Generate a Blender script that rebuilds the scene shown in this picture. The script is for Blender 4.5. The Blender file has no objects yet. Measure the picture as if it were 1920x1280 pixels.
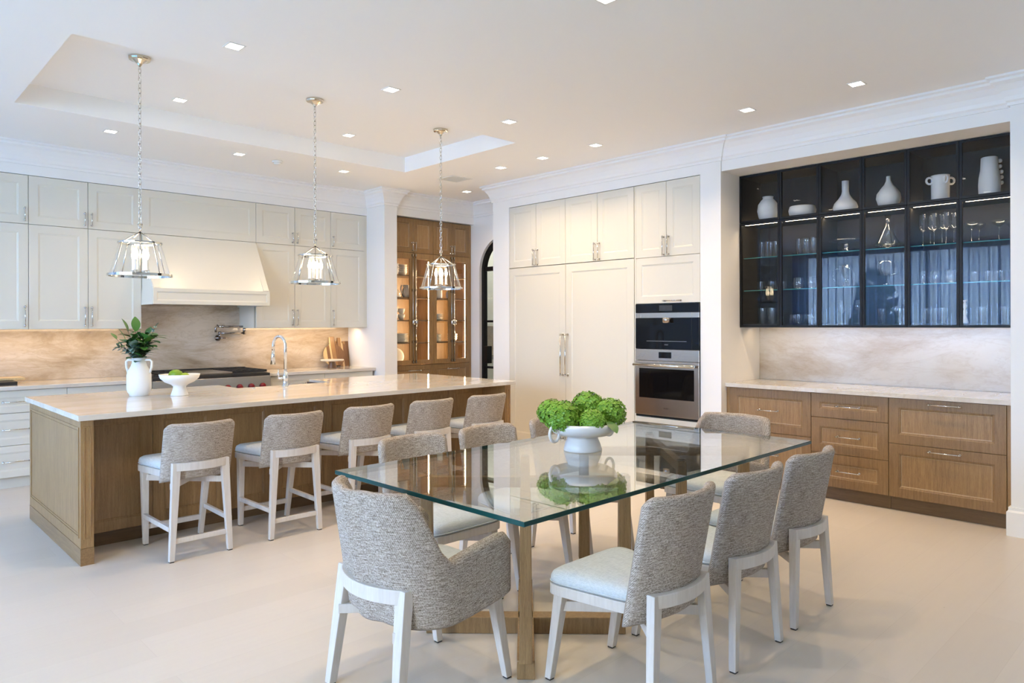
import bpy, math, random
from mathutils import Vector, Matrix
random.seed(7)
PI = math.pi
SC = bpy.context.scene
COL = SC.collection

# ------------------------------------------------------------------ camera
RHO, YAW = math.radians(0.1508), math.radians(44.019)
F_ = Vector((math.sin(YAW), math.cos(YAW), 0)); R0 = Vector((math.cos(YAW), -math.sin(YAW), 0)); Z_ = Vector((0, 0, 1))
R_ = R0*math.cos(RHO) - Z_*math.sin(RHO); U_ = R0*math.sin(RHO) + Z_*math.cos(RHO)
cd = bpy.data.cameras.new('camera'); cd.sensor_width = 36; cd.lens = 1328.73/1920*36
cd.shift_y = -(640-608.2)/1920; cd.clip_start = .05; cd.clip_end = 200
cam = bpy.data.objects.new('camera', cd); COL.objects.link(cam)
cam.matrix_world = Matrix(((R_.x, U_.x, -F_.x, 0), (R_.y, U_.y, -F_.y, 0), (R_.z, U_.z, -F_.z, 1.47), (0, 0, 0, 1)))
SC.camera = cam
# ------------------------------------------------------------------ view, world, daylight
SC.view_settings.view_transform = 'Standard'; SC.view_settings.look = 'None'
SC.view_settings.gamma = 1; SC.view_settings.use_curve_mapping = False
SC.view_settings.exposure = 0.36
if hasattr(SC, 'cycles'):
    SC.cycles.transparent_max_bounces = 32; SC.cycles.max_bounces = 12; SC.cycles.diffuse_bounces = 6
    SC.cycles.caustics_reflective = False; SC.cycles.caustics_refractive = False
    SC.cycles.sample_clamp_indirect = 6
W = bpy.data.worlds.new('sky'); SC.world = W; W.use_nodes = True
bg = W.node_tree.nodes['Background']; bg.inputs[0].default_value = (.88, .94, 1.0, 1); bg.inputs[1].default_value = 25

def area_light(name, loc, direction, sx, sy, power, col, spread=180, portal=False, shape='RECTANGLE'):
    l = bpy.data.lights.new(name, 'AREA'); l.shape = shape; l.size = sx
    if shape == 'RECTANGLE': l.size_y = sy
    l.energy = power; l.color = col; l.spread = math.radians(spread)
    o = bpy.data.objects.new(name, l); COL.objects.link(o); o.location = loc
    zx = -Vector(direction).normalized(); xx = Vector((1,0,0)) if abs(zx.x) < .9 else Vector((0,1,0)); xx = (xx-zx*xx.dot(zx)).normalized(); yx = zx.cross(xx)
    o.rotation_euler = Matrix((xx, yx, zx)).transposed().to_euler()
    if portal and hasattr(l, 'cycles'): l.cycles.is_portal = True
    return o
DAY = (.80, .90, 1.0); WARM = (1.0, .73, .45)
# daylight entering through the wide window of the left wall (x = -4): a sky portal
area_light('daylight_left', (-3.93, 4.0, 1.585), (1, 0, 0), 6.4, 2.93, 1, DAY, portal=True)

# ------------------------------------------------------------------ mesh helpers
class MB:
    def __init__(s): s.v = []; s.f = []; s.sm = []; s.uv = {}; s.mi = []
    def add(s, vs, fs, smooth=False, mi=0):
        b = len(s.v); s.v += [tuple(p) for p in vs]
        for f in fs: s.f.append(tuple(i+b for i in f)); s.sm.append(smooth); s.mi.append(mi)
        return s
    def box(s, x0, x1, y0, y1, z0, z1, mi=0):
        return s.add([(x0,y0,z0),(x1,y0,z0),(x1,y1,z0),(x0,y1,z0),(x0,y0,z1),(x1,y0,z1),(x1,y1,z1),(x0,y1,z1)],
                     [(0,3,2,1),(4,5,6,7),(0,1,5,4),(1,2,6,5),(2,3,7,6),(3,0,4,7)], mi=mi)
    def hexa(s, bot, top, mi=0):          # two quads of 4 points, same winding
        return s.add(list(bot)+list(top), [(0,3,2,1),(4,5,6,7),(0,1,5,4),(1,2,6,5),(2,3,7,6),(3,0,4,7)], mi=mi)
    def taper(s, p0, p1, a0, b0, a1, b1):  # rectangular bar, vertical-ish, sizes at both ends
        def q(p, a, b): return [(p[0]-a/2,p[1]-b/2,p[2]),(p[0]+a/2,p[1]-b/2,p[2]),(p[0]+a/2,p[1]+b/2,p[2]),(p[0]-a/2,p[1]+b/2,p[2])]
        return s.hexa(q(p0,a0,b0), q(p1,a1,b1))
    def beam(s, p0, p1, w, h):            # horizontal-ish rectangular bar between two points
        p0, p1 = Vector(p0), Vector(p1); d = (p1-p0).normalized(); n = Vector((-d.y, d.x, 0)).normalized()*w/2; u = Vector((0,0,h/2))
        return s.hexa([p0-n-u, p0+n-u, p1+n-u, p1-n-u], [p0-n+u, p0+n+u, p1+n+u, p1-n+u])
    def lathe(s, prof, n=24, c=(0,0,0), cap=True, smooth=True, mi=0):
        m = len(prof); vs = []
        for r, z in prof:
            for k in range(n):
                a = 2*PI*k/n; vs.append((c[0]+r*math.cos(a), c[1]+r*math.sin(a), c[2]+z))
        fs = []
        for i in range(m-1):
            for k in range(n):
                k2 = (k+1) % n; fs.append((i*n+k, i*n+k2, (i+1)*n+k2, (i+1)*n+k))
        s.add(vs, fs, smooth, mi)
        b = len(s.v)-m*n
        if cap:
            if prof[0][0] > 1e-5: s.f.append(tuple(b+k for k in reversed(range(n)))); s.sm.append(False); s.mi.append(mi)
            if prof[-1][0] > 1e-5: s.f.append(tuple(b+(m-1)*n+k for k in range(n))); s.sm.append(False); s.mi.append(mi)
        return s
    def tube(s, pts, r, n=8, closed=False, smooth=True, caps=True):
        pts = [Vector(p) for p in pts]; m = len(pts)
        rad = r if isinstance(r, (list, tuple)) else [r]*m
        vs = []; prev = None
        for i, p in enumerate(pts):
            if closed: t = pts[(i+1) % m]-pts[i-1]
            else: t = pts[min(i+1, m-1)]-pts[max(i-1, 0)]
            t.normalize()
            if prev is None:
                a = Vector((0,0,1)) if abs(t.z) < .9 else Vector((1,0,0)); u = t.cross(a).normalized()
            else:
                u = prev-t*prev.dot(t)
                u = u.normalized() if u.length > 1e-6 else t.orthogonal().normalized()
            prev = u; w = t.cross(u)
            for k in range(n):
                a = 2*PI*k/n; vs.append(p+(u*math.cos(a)+w*math.sin(a))*rad[i])
        fs = []
        for i in range(m if closed else m-1):
            j = (i+1) % m
            for k in range(n):
                k2 = (k+1) % n; fs.append((i*n+k, j*n+k, j*n+k2, i*n+k2))
        if caps and not closed: fs += [tuple(range(n)), tuple((m-1)*n+k for k in reversed(range(n)))]
        return s.add(vs, fs, smooth)
    def grid(s, rows, smooth=True, closed=False, mi=0):
        m, n = len(rows), len(rows[0]); vs = [p for r in rows for p in r]; fs = []
        for i in range(m-1):
            for k in range(n if closed else n-1):
                k2 = (k+1) % n; fs.append((i*n+k, i*n+k2, (i+1)*n+k2, (i+1)*n+k))
        return s.add(vs, fs, smooth, mi)
    def mesh(s, name, mats):
        me = bpy.data.meshes.new(name); me.from_pydata([tuple(p) for p in s.v], [], s.f)
        me.polygons.foreach_set('use_smooth', s.sm); me.polygons.foreach_set('material_index', s.mi)
        for m in (mats if isinstance(mats, (list, tuple)) else [mats]): me.materials.append(m)
        me.update(); return me
    def build(s, name, mats, parent=None, loc=None, rot=None, bevel=0, seg=2, smooth_angle=None, label=None, recalc=False):
        me = s.mesh(name, mats)
        if recalc:
            import bmesh
            bm = bmesh.new(); bm.from_mesh(me); bmesh.ops.recalc_face_normals(bm, faces=bm.faces); bm.to_mesh(me); bm.free()
        return obj(name, me, parent, loc, rot, bevel, seg, label)

def obj(name, me, parent=None, loc=None, rot=None, bevel=0, seg=2, label=None):
    o = bpy.data.objects.new(name, me); COL.objects.link(o)
    if parent: o.parent = parent
    if loc: o.location = loc
    if rot: o.rotation_euler = rot
    if bevel:
        b = o.modifiers.new('bevel', 'BEVEL'); b.width = bevel; b.segments = seg; b.limit_method = 'ANGLE'; b.angle_limit = math.radians(40)
    if label: o['label'] = label
    return o
def tag(o, label, cat, group=None):
    o['label'] = label; o['category'] = cat
    if group: o['group'] = group
    return o
def thing(name, label, cat, loc=(0,0,0), rz=0, group=None):
    o = bpy.data.objects.new(name, None); COL.objects.link(o); o.location = loc; o.rotation_euler = (0,0,rz); o.empty_display_size = .1
    return tag(o, label, cat, group)
def struct(o): o['kind'] = 'structure'; return o
def bx(name, x0, x1, y0, y1, z0, z1, m, parent=None, bevel=0, label=None):
    return MB().box(x0,x1,y0,y1,z0,z1).build(name, m, parent, bevel=bevel, label=label)
def copy_tree(root, parent=None):
    c = root.copy(); COL.objects.link(c)
    if parent: c.parent = parent
    for ch in list(root.children): copy_tree(ch, c)
    return c

# ------------------------------------------------------------------ materials
class N:
    def __init__(s, name):
        s.m = bpy.data.materials.new(name); s.m.use_nodes = True; s.t = s.m.node_tree; s.n = s.t.nodes
        s.b = s.n['Principled BSDF']; s.out = s.n['Material Output']
    def node(s, typ, **kw):
        n = s.n.new(typ)
        for k, v in kw.items():
            if k.startswith('i_'): n.inputs[int(k[2:])].default_value = v
            else: setattr(n, k, v)
        return n
    def link(s, a, b): s.t.links.new(a, b)
    def set(s, **kw):
        names = dict(color='Base Color', rough='Roughness', metal='Metallic', spec='Specular IOR Level', trans='Transmission Weight', ior='IOR',
                     coat='Coat Weight', coatr='Coat Roughness', emit='Emission Color', estr='Emission Strength', sheen='Sheen Weight', alpha='Alpha', sss='Subsurface Weight')
        for k, v in kw.items():
            if isinstance(v, tuple) and len(v) == 3: v = (*v, 1)
            s.b.inputs[names[k]].default_value = v
        return s
    def coords(s, kind='Object', scale=(1,1,1), rot=(0,0,0), loc=(0,0,0)):
        tc = s.node('ShaderNodeTexCoord'); mp = s.node('ShaderNodeMapping'); s.link(tc.outputs[kind], mp.inputs[0])
        mp.inputs['Scale'].default_value = scale; mp.inputs['Rotation'].default_value = rot; mp.inputs['Location'].default_value = loc
        return mp.outputs[0]
    def noise(s, vec, scale, detail=4, rough=.55, dist=0):
        n = s.node('ShaderNodeTexNoise'); s.link(vec, n.inputs['Vector']); n.inputs['Scale'].default_value = scale
        n.inputs['Detail'].default_value = detail; n.inputs['Roughness'].default_value = rough; n.inputs['Distortion'].default_value = dist
        return n.outputs[0]
    def ramp(s, fac, stops):
        r = s.node('ShaderNodeValToRGB'); s.link(fac, r.inputs[0]); e = r.color_ramp.elements
        while len(e) < len(stops): e.new(.5)
        for el, (p, c) in zip(e, stops): el.position = p; el.color = (*c, 1) if len(c) == 3 else c
        return r.outputs[0]
    def mix(s, fac, a, b, blend='MIX'):
        m = s.node('ShaderNodeMix', data_type='RGBA', blend_type=blend)
        for sock, val in ((m.inputs[0], fac), (m.inputs[6], a), (m.inputs[7], b)):
            if hasattr(val, 'links') or hasattr(val, 'is_linked'): s.link(val, sock)
            else: sock.default_value = (*val, 1) if isinstance(val, tuple) and len(val) == 3 else val
        return m.outputs[2]
    def bump(s, h, strength=.3, dist=.002):
        b = s.node('ShaderNodeBump'); s.link(h, b.inputs['Height']); b.inputs['Strength'].default_value = strength; b.inputs['Distance'].default_value = dist
        s.link(b.outputs[0], s.b.inputs['Normal']); return b
    def math(s, op, a, b=None):
        m = s.node('ShaderNodeMath', operation=op)
        for i, v in enumerate((a, b)):
            if v is None: continue
            if isinstance(v, (int, float)): m.inputs[i].default_value = v
            else: s.link(v, m.inputs[i])
        return m.outputs[0]
    def color(s, sock): s.link(sock, s.b.inputs['Base Color']); return s
def simple(name, color, rough=.5, metal=0, **kw): return N(name).set(color=color, rough=rough, metal=metal, **kw).m
def paint(name, color, rough=.45):
    n = N(name); v = n.coords(); t = n.noise(v, 60, 3); n.bump(t, .04, .001); n.set(color=color, rough=rough); return n.m
def wood(name, dark, mid, light, rough=.30, axis='z', scale=1.0, contrast=1.0, coat=0.0):
    n = N(name); st = {'z': (26,26,1.6), 'x': (1.6,26,26), 'y': (26,1.6,26)}[axis]; v = n.coords(scale=tuple(a*scale for a in st))
    g = n.noise(v, 3.0, 8, .62, .4); c = n.ramp(g, [(.30, dark), (.5, mid), (.70, light)])
    v2 = n.coords(scale=tuple(a*scale*5 for a in st)); g2 = n.noise(v2, 5, 3, .6); c2 = n.mix(.35*contrast, c, n.ramp(g2, [(.35, dark), (.65, light)]), 'MIX')
    v3 = n.coords(scale=(1.3,1.3,.7)); big = n.noise(v3, 1.4, 2); c3 = n.mix(n.ramp(big, [(.35, (0,0,0)), (.7, (.25,.25,.25))]), c2, light)
    n.color(c3); n.bump(g2, .12, .001); n.set(rough=rough, coat=coat, coatr=.32); return n.m
def archglass(name, tint=(1,1,1), base=.04, gain=.96, power=5.0, gloss=(1,1,1)):
    n = N(name); n.n.remove(n.b); tr = n.node('ShaderNodeBsdfTransparent'); tr.inputs[0].default_value = (*tint, 1)
    gl = n.node('ShaderNodeBsdfGlossy'); gl.inputs['Roughness'].default_value = 0.0; gl.inputs[0].default_value = (*gloss, 1)
    lw = n.node('ShaderNodeLayerWeight'); lw.inputs[0].default_value = .5
    f = n.math('ADD', n.math('MULTIPLY', n.math('POWER', lw.outputs['Facing'], power), gain), base)
    mx = n.node('ShaderNodeMixShader'); n.link(f, mx.inputs[0]); n.link(tr.outputs[0], mx.inputs[1]); n.link(gl.outputs[0], mx.inputs[2])
    n.link(mx.outputs[0], n.out.inputs[0]); return n.m
def emitter(name, color, strength):
    n = N(name); n.set(color=(.9,.9,.9), emit=color, estr=strength); return n.m

M = {}
M['wall'] = paint('wall_paint', (.85,.85,.845), .55)
M['ceil'] = paint('ceiling_paint', (.93,.925,.915), .6)
M['cream'] = paint('cream_lacquer', (.71,.685,.605), .30)
M['trim'] = paint('trim_paint', (.86,.86,.86), .4)
M['oak'] = wood('oak', (.172,.091,.035), (.292,.169,.067), (.41,.255,.113), rough=.45, coat=.15)
M['oak_x'] = wood('oak_horizontal', (.145,.076,.029), (.235,.134,.054), (.33,.203,.092), axis='x')
M['oak_y'] = wood('oak_rail', (.145,.076,.029), (.235,.134,.054), (.33,.203,.092), axis='y')
M['oak_bead'] = wood('oak_limed_bead', (.30,.195,.10), (.41,.29,.165), (.50,.37,.225))
M['oak_frame'] = wood('oak_frame', (.145,.078,.031), (.242,.141,.058), (.33,.203,.09), rough=.42)
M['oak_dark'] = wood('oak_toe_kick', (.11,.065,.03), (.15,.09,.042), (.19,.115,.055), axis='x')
M['white_wood'] = wood('whitewashed_wood', (.54,.495,.45), (.61,.565,.525), (.66,.625,.59), .5, scale=.8, contrast=.5)
M['table_oak'] = wood('table_oak', (.15,.085,.036), (.26,.158,.070), (.36,.235,.115), rough=.45)
M['steel'] = None
n = N('brushed_steel'); v = n.coords(scale=(1,1,120)); g = n.noise(v, 6, 2); n.color(n.ramp(g, [(.3,(.40,.37,.335)),(.7,(.50,.465,.425))])); n.set(metal=1, rough=.24); M['steel'] = n.m
M['nickel'] = simple('polished_nickel', (.66,.64,.60), .09, 1)
M['chrome'] = simple('chrome', (.80,.81,.83), .05, 1)
M['dark_chrome'] = simple('dark_chrome', (.30,.285,.29), .07, 1)
M['brass'] = simple('warm_nickel', (.66,.60,.50), .15, 1)
M['black_glass'] = simple('black_glass', (.004,.004,.005), .05, 0, spec=.22)
M['black'] = simple('black_metal', (.006,.006,.0065), .45, 0, spec=.25)
M['black_lacq'] = simple('black_lacquer', (.010,.0098,.0095), .5, spec=.2)
M['iron'] = simple('cast_iron', (.02,.02,.021), .5)
M['rubber'] = simple('black_rubber', (.02,.02,.02), .7)
M['ceramic'] = N('white_ceramic').set(color=(.80,.80,.79), rough=.28).m
M['matte_ceramic'] = paint('matte_white_ceramic', (.82,.815,.80), .7)
M['red'] = simple('red_knob', (.20,.006,.010), .25)
M['grey_plastic'] = simple('grey_plastic', (.35,.35,.36), .5)
M['white_plastic'] = simple('white_plastic', (.82,.82,.8), .4)
M['pane'] = archglass('clear_pane', (.97,.98,.98), .04)
M['smoke'] = archglass('smoked_pane', (.96,.965,.97), .016, .9, 5)
M['tableglass'] = archglass('table_glass', (.955,.985,.97), .05, .95, 3.7)
M['glassware'] = archglass('glassware', (.95,.965,.97), .05, .93, 2.2)
M['shade'] = archglass('shade_glass', (.985,.99,.99), .03, .9, 3.5)
M['shelfglass'] = archglass('shelf_glass', (.90,.96,.95), .05, .9, 4)
M['shelfedge'] = N('shelf_glass_edge').set(color=(.03,.16,.145), rough=.1).m
M['glassedge'] = N('table_glass_edge').set(color=(.001,.050,.050), rough=.12, spec=.35).m
M['led'] = emitter('led_strip', (1,.80,.56), 14)
M['led_soft'] = emitter('led_line', (1,.78,.52), 9)
M['lens'] = emitter('downlight_lens', (1,.90,.76), 9)
M['bulb'] = emitter('bulb_glow', (1,.80,.52), 16)
M['screen'] = N('display').set(color=(.03,.032,.036), rough=.2).m
M['lime'] = simple('lime_skin', (.30,.42,.02), .4)
M['avocado'] = simple('green_fruit', (.17,.30,.015), .4)
M['leaf'] = simple('green_leaf', (.07,.20,.035), .4)
M['leaf2'] = simple('dark_green_leaf', (.035,.115,.03), .4)
M['leaf3'] = simple('eucalyptus_leaf', (.16,.26,.24), .55)
M['stem'] = simple('brown_stem', (.10,.07,.035), .7)
M['petal'] = None
n = N('hydrangea_petal'); v = n.coords(); g = n.noise(v, 28, 3); n.color(n.ramp(g, [(.3,(.06,.20,.008)),(.52,(.17,.38,.022)),(.75,(.42,.60,.14))])); n.set(rough=.5); M['petal'] = n.m
n = N('hydrangea_core'); n.set(color=(.05,.14,.012), rough=.7); M['petal_core'] = n.m

def marble(name, base, tan, dark, scale=(1,1,1), rough=.08, amount=.6, fine=.5, veins=.4, loc=(0,0,0), swirl=.4):
    n = N(name); v = n.coords('Object', scale, loc=loc)
    warp = n.noise(v, .9, 3, .5, .3); vv = n.node('ShaderNodeVectorMath', operation='ADD'); n.link(v, vv.inputs[0]); sc = n.node('ShaderNodeVectorMath', operation='SCALE'); sc.inputs['Scale'].default_value = swirl
    cmb = n.node('ShaderNodeCombineXYZ'); n.link(warp, cmb.inputs[2]); n.link(cmb.outputs[0], sc.inputs[0]); n.link(sc.outputs[0], vv.inputs[1]); v2 = vv.outputs[0]
    cloud = n.noise(v2, 1.3, 12, .68, .6); c = n.ramp(cloud, [(.30, dark), (.43, tan), (.55, base), (.75, tuple(min(1, x*1.06) for x in base))])
    c = n.mix(amount, base, c)
    fb = n.noise(v2, 6, 12, .75, 1.2); c = n.mix(n.math('MULTIPLY', n.ramp(fb, [(.48,(0,0,0)),(.66,(1,1,1))]), fine), c, tan)
    w = n.noise(v2, 1.9, 8, .6, 1.0); thin = n.ramp(w, [(.478,(0,0,0)),(.5,(1,1,1)),(.522,(0,0,0))]); c = n.mix(n.math('MULTIPLY', thin, veins), c, dark)
    n.color(c); n.set(rough=rough, spec=.6); return n.m
M['counter'] = marble('white_marble', (.70,.675,.64), (.62,.57,.50), (.52,.44,.35), (.35,1.5,1.5), .05, .75, .30, .4, swirl=.9)
M['splash'] = marble('beige_stone_slab', (.60,.52,.43), (.47,.375,.27), (.29,.215,.14), (.7,1,2.3), .14, 1.0, .75, .2, swirl=.45)
M['splash_r'] = marble('cream_stone_slab', (.64,.60,.535), (.53,.45,.35), (.36,.25,.155), (1,.7,2.3), .16, .9, .5, .14, (0,.6,.3), swirl=.4)
M['stone_shelf'] = simple('pale_stone', (.72,.66,.58), .3)

def weave():
    n = N('woven_taupe_fabric')
    def uvmap(sc):
        tc = n.node('ShaderNodeTexCoord'); mp = n.node('ShaderNodeMapping'); n.link(tc.outputs['UV'], mp.inputs[0]); mp.inputs['Scale'].default_value = sc; return mp.outputs[0]
    streak = n.noise(uvmap((24, 230, 1)), 1, 3, .7)                    # horizontal slubs
    yarn = n.noise(uvmap((150, 190, 1)), 1, 1, .5)                     # single stitches
    tc = n.node('ShaderNodeTexCoord'); sep = n.node('ShaderNodeSeparateXYZ'); n.link(tc.outputs['UV'], sep.inputs[0])
    rows = n.math('SINE', n.math('MULTIPLY', sep.outputs[1], 2*PI/.0056))
    cols = n.math('SINE', n.math('ADD', n.math('MULTIPLY', sep.outputs[0], 2*PI/.0062), n.math('MULTIPLY', sep.outputs[1], PI/.0056)))
    st = n.math('MULTIPLY', rows, cols)
    h = n.math('ADD', n.math('MULTIPLY', st, .17), n.math('ADD', n.math('MULTIPLY', streak, .86), n.math('MULTIPLY', yarn, .64)))
    c = n.ramp(h, [(.50,(.12,.092,.072)),(.72,(.345,.295,.25)),(1.0,(.66,.605,.55))])
    n.color(c); n.bump(h, .55, .003); n.set(rough=.9, spec=.2); return n.m
M['weave'] = weave()
n = N('pale_blue_linen'); v = n.coords(scale=(1,1,1)); a = n.noise(n.coords(scale=(30,420,420)), 1, 2); b2 = n.noise(n.coords(scale=(420,30,420)), 1, 2); k = n.math('ADD', a, b2)
blot = n.noise(v, 9, 4); c = n.ramp(k, [(.75,(.47,.515,.545)),(1.05,(.55,.595,.625)),(1.3,(.62,.66,.685))]); n.color(n.mix(n.math('MULTIPLY', blot, .35), c, (.50,.55,.58))); n.bump(k, .25, .0015); n.set(rough=.9, spec=.2); M['linen'] = n.m
def floormat():
    n = N('bleached_wood_floor'); v = n.coords()
    br = n.node('ShaderNodeTexBrick'); n.link(n.coords(rot=(0,0,0)), br.inputs['Vector'])
    br.inputs['Scale'].default_value = 1; br.inputs['Mortar Size'].default_value = .0012; br.inputs['Brick Width'].default_value = 2.1; br.inputs['Row Height'].default_value = .24
    br.inputs['Color1'].default_value = (.615,.56,.495,1); br.inputs['Color2'].default_value = (.645,.59,.525,1); br.inputs['Mortar'].default_value = (.58,.525,.46,1)
    g = n.noise(n.coords(scale=(1.2,14,1)), 2.2, 6, .6, .3); c = n.mix(n.math('MULTIPLY', n.ramp(g, [(.35,(0,0,0)),(.75,(1,1,1))]), .25), br.outputs[0], (.575,.515,.45))
    kn = n.noise(n.coords(scale=(3,9,1)), 3.0, 2); c = n.mix(n.ramp(kn, [(.77,(0,0,0)),(.80,(.45,.45,.45))]), c, (.36,.30,.24))
    n.color(c); n.bump(g, .05, .001); n.set(rough=.38, spec=.35); return n.m
M['floor'] = floormat()
def curtain():
    n = N('sheer_curtain'); n.n.remove(n.b); tr = n.node('ShaderNodeBsdfTransparent'); tr.inputs[0].default_value = (.74,.86,1,1)
    tl = n.node('ShaderNodeBsdfTranslucent'); tl.inputs[0].default_value = (.36,.56,.88,1); df = n.node('ShaderNodeBsdfDiffuse'); df.inputs[0].default_value = (.40,.56,.82,1)
    m1 = n.node('ShaderNodeMixShader'); m1.inputs[0].default_value = .4; n.link(tl.outputs[0], m1.inputs[1]); n.link(df.outputs[0], m1.inputs[2])
    m2 = n.node('ShaderNodeMixShader'); lw = n.node('ShaderNodeLayerWeight'); lw.inputs[0].default_value = .5; n.link(n.math('ADD', n.math('MULTIPLY', lw.outputs['Facing'], .62), .30), m2.inputs[0]); n.link(tr.outputs[0], m2.inputs[1]); n.link(m1.outputs[0], m2.inputs[2])
    n.link(m2.outputs[0], n.out.inputs[0]); return n.m
M['curtain'] = curtain()
M['grass'] = simple('lawn', (.10,.20,.05), .9); M['hedge'] = simple('hedge_foliage', (.05,.13,.03), .8)

# ================================================================== THE SETTING
CEIL = 3.175; TOPZ = 2.876
struct(bx('floor', -4.1, 9.3, -4.6, 10.2, -.06, 0, M['floor']))
# ceiling with a raised tray over the island
TX0, TX1, TY0, TY1, TH = 1.03, 4.65, 4.755, 6.53, .165
c = MB(); X0, X1, Y0, Y1 = -4.1, 9.3, -4.6, 10.2; t2 = CEIL+.35
for a in ((X0,TX0,Y0,Y1), (TX1,X1,Y0,Y1), (TX0,TX1,Y0,TY0), (TX0,TX1,TY1,Y1)): c.box(a[0],a[1],a[2],a[3],CEIL,t2)
c.box(TX0,TX1,TY0,TY1,CEIL+TH,t2)
struct(c.build('ceiling', M['ceil']))
# back (range) wall with soffit
struct(bx('wall_back', -4.1, 5.03, 8.39, 8.55, 0, CEIL, M['wall']))
struct(bx('wall_soffit_back', -4.0, 5.03, 7.905, 8.39, TOPZ+.004, CEIL, M['wall']))
struct(bx('wall_pier', 5.03, 5.215, 7.50, 8.55, 0, CEIL, M['wall']))
struct(bx('wall_over_hutch', 5.215, 6.57, 7.57, 8.2, TOPZ+.004, CEIL, M['wall']))
struct(bx('wall_behind_hutch', 5.215, 6.57, 8.2, 8.3, 0, CEIL, M['wall']))
# wall with the arched opening, x = 6.57
AY0, AY1, ASP = 6.535, 7.455, 2.21; AR = (AY1-AY0)/2; AC = (AY0+AY1)/2
def arch_pts(r, n=24): return [(AC+r*math.cos(PI*k/n), ASP+r*math.sin(PI*k/n)) for k in range(n+1)]
m = MB(); m.box(6.57,6.72,AY1,10.0,0,CEIL); m.box(6.57,6.72,6.30,AY0,0,CEIL)
ap = arch_pts(AR)
for (ya,za),(yb,zb) in zip(ap, ap[1:]):
    m.hexa([(6.57,yb,zb),(6.72,yb,zb),(6.72,ya,za),(6.57,ya,za)], [(6.57,yb,CEIL),(6.72,yb,CEIL),(6.72,ya,CEIL),(6.57,ya,CEIL)])
struct(m.build('wall_arch', M['wall']))
# fridge / niche wall
m = MB(); m.box(6.69,6.85,-4.6,6.30,0,CEIL)
struct(m.build('wall_right', M['wall']))
struct(bx('wall_end_pier', 5.928, 6.57, 6.18, 6.467, 0, TOPZ+.004, M['wall']))
struct(bx('wall_soffit_right', 5.928, 6.69, 3.575, 6.467, TOPZ+.004, CEIL, M['wall']))
struct(bx('wall_niche_pier', 5.928, 6.69, 3.36, 3.575, 0, CEIL, M['wall']))
struct(bx('wall_niche_header', 5.945, 6.69, 1.13, 3.36, TOPZ+.004, CEIL, M['wall']))
struct(bx('wall_pillar', 5.895, 6.69, -4.6, 1.13, 0, CEIL, M['wall']))
# left wall with two wide window openings, wall behind the camera with one
def wall_open(name, axis, c0, c1, a0, a1, opens, zb, zt):
    m = MB(); cur = a0
    def b(p, q, z0, z1):
        if axis == 'x': m.box(c0,c1,p,q,z0,z1)
        else: m.box(p,q,c0,c1,z0,z1)
    for o0, o1 in opens:
        b(cur,o0,0,CEIL); b(o0,o1,0,zb); b(o0,o1,zt,CEIL); cur = o1
    b(cur,a1,0,CEIL); return struct(m.build(name, M['wall']))
wall_open('wall_left', 'x', -4.1, -3.95, -4.6, 8.55, [(.8,7.2)], .12, 3.05)
wall_open('wall_front', 'y', -4.6, -4.45, -4.1, 6.85, [], .12, 2.8)
def window(name, axis, c, a0, a1, z0, z1, n):
    m = MB(); t = .05
    def b(p, q, za, zb, d=.04):
        if axis == 'x': m.box(c-d,c+d,p,q,za,zb)
        else: m.box(p,q,c-d,c+d,za,zb)
    b(a0,a0+t,z0,z1); b(a1-t,a1,z0,z1); b(a0,a1,z0,z0+t); b(a0,a1,z1-t,z1)
    for k in range(1, n): p = a0+(a1-a0)*k/n; b(p-.02,p+.02,z0,z1,.03)
    o = struct(m.build(name, M['black']))
    for k in range(n):
        p, q = a0+(a1-a0)*k/n+.02, a0+(a1-a0)*(k+1)/n-.02
        m = MB()
        if axis == 'x': m.box(c-.004,c+.004,p,q,z0+t,z1-t)
        else: m.box(p,q,c-.004,c+.004,z0+t,z1-t)
        m.build('pane', M['pane'], o)
window('window_1', 'x', -4.03, .8, 7.2, .12, 3.05, 5)
def curtain_panel(axis, c, a0, a1, z0, z1, label):
    m = MB(); n = max(8, int((a1-a0)/.018)); rows = []
    for z in (z0, z1):
        r = []
        for k in range(n+1):
            a = a0+(a1-a0)*k/n; d = .05*math.sin(a*2*PI/.17)+.015*math.sin(a*2*PI/.41)
            r.append((c+d, a, z) if axis == 'x' else (a, c+d, z))
        rows.append(r)
    m.grid(rows); o = m.build('sheer_curtain', M['curtain']); s = o.modifiers.new('solid', 'SOLIDIFY'); s.thickness = .002; tag(o, label, 'curtain', 'sheer window curtains')
curtain_panel('x', -3.80, 1.9, 4.4, .02, 3.12, 'sheer pale blue curtain on the left window, half nearer the camera')
curtain_panel('x', -3.69, 4.34, 7.35, .02, 3.12, 'sheer pale blue curtain on the left window, half nearer the range wall')
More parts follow.
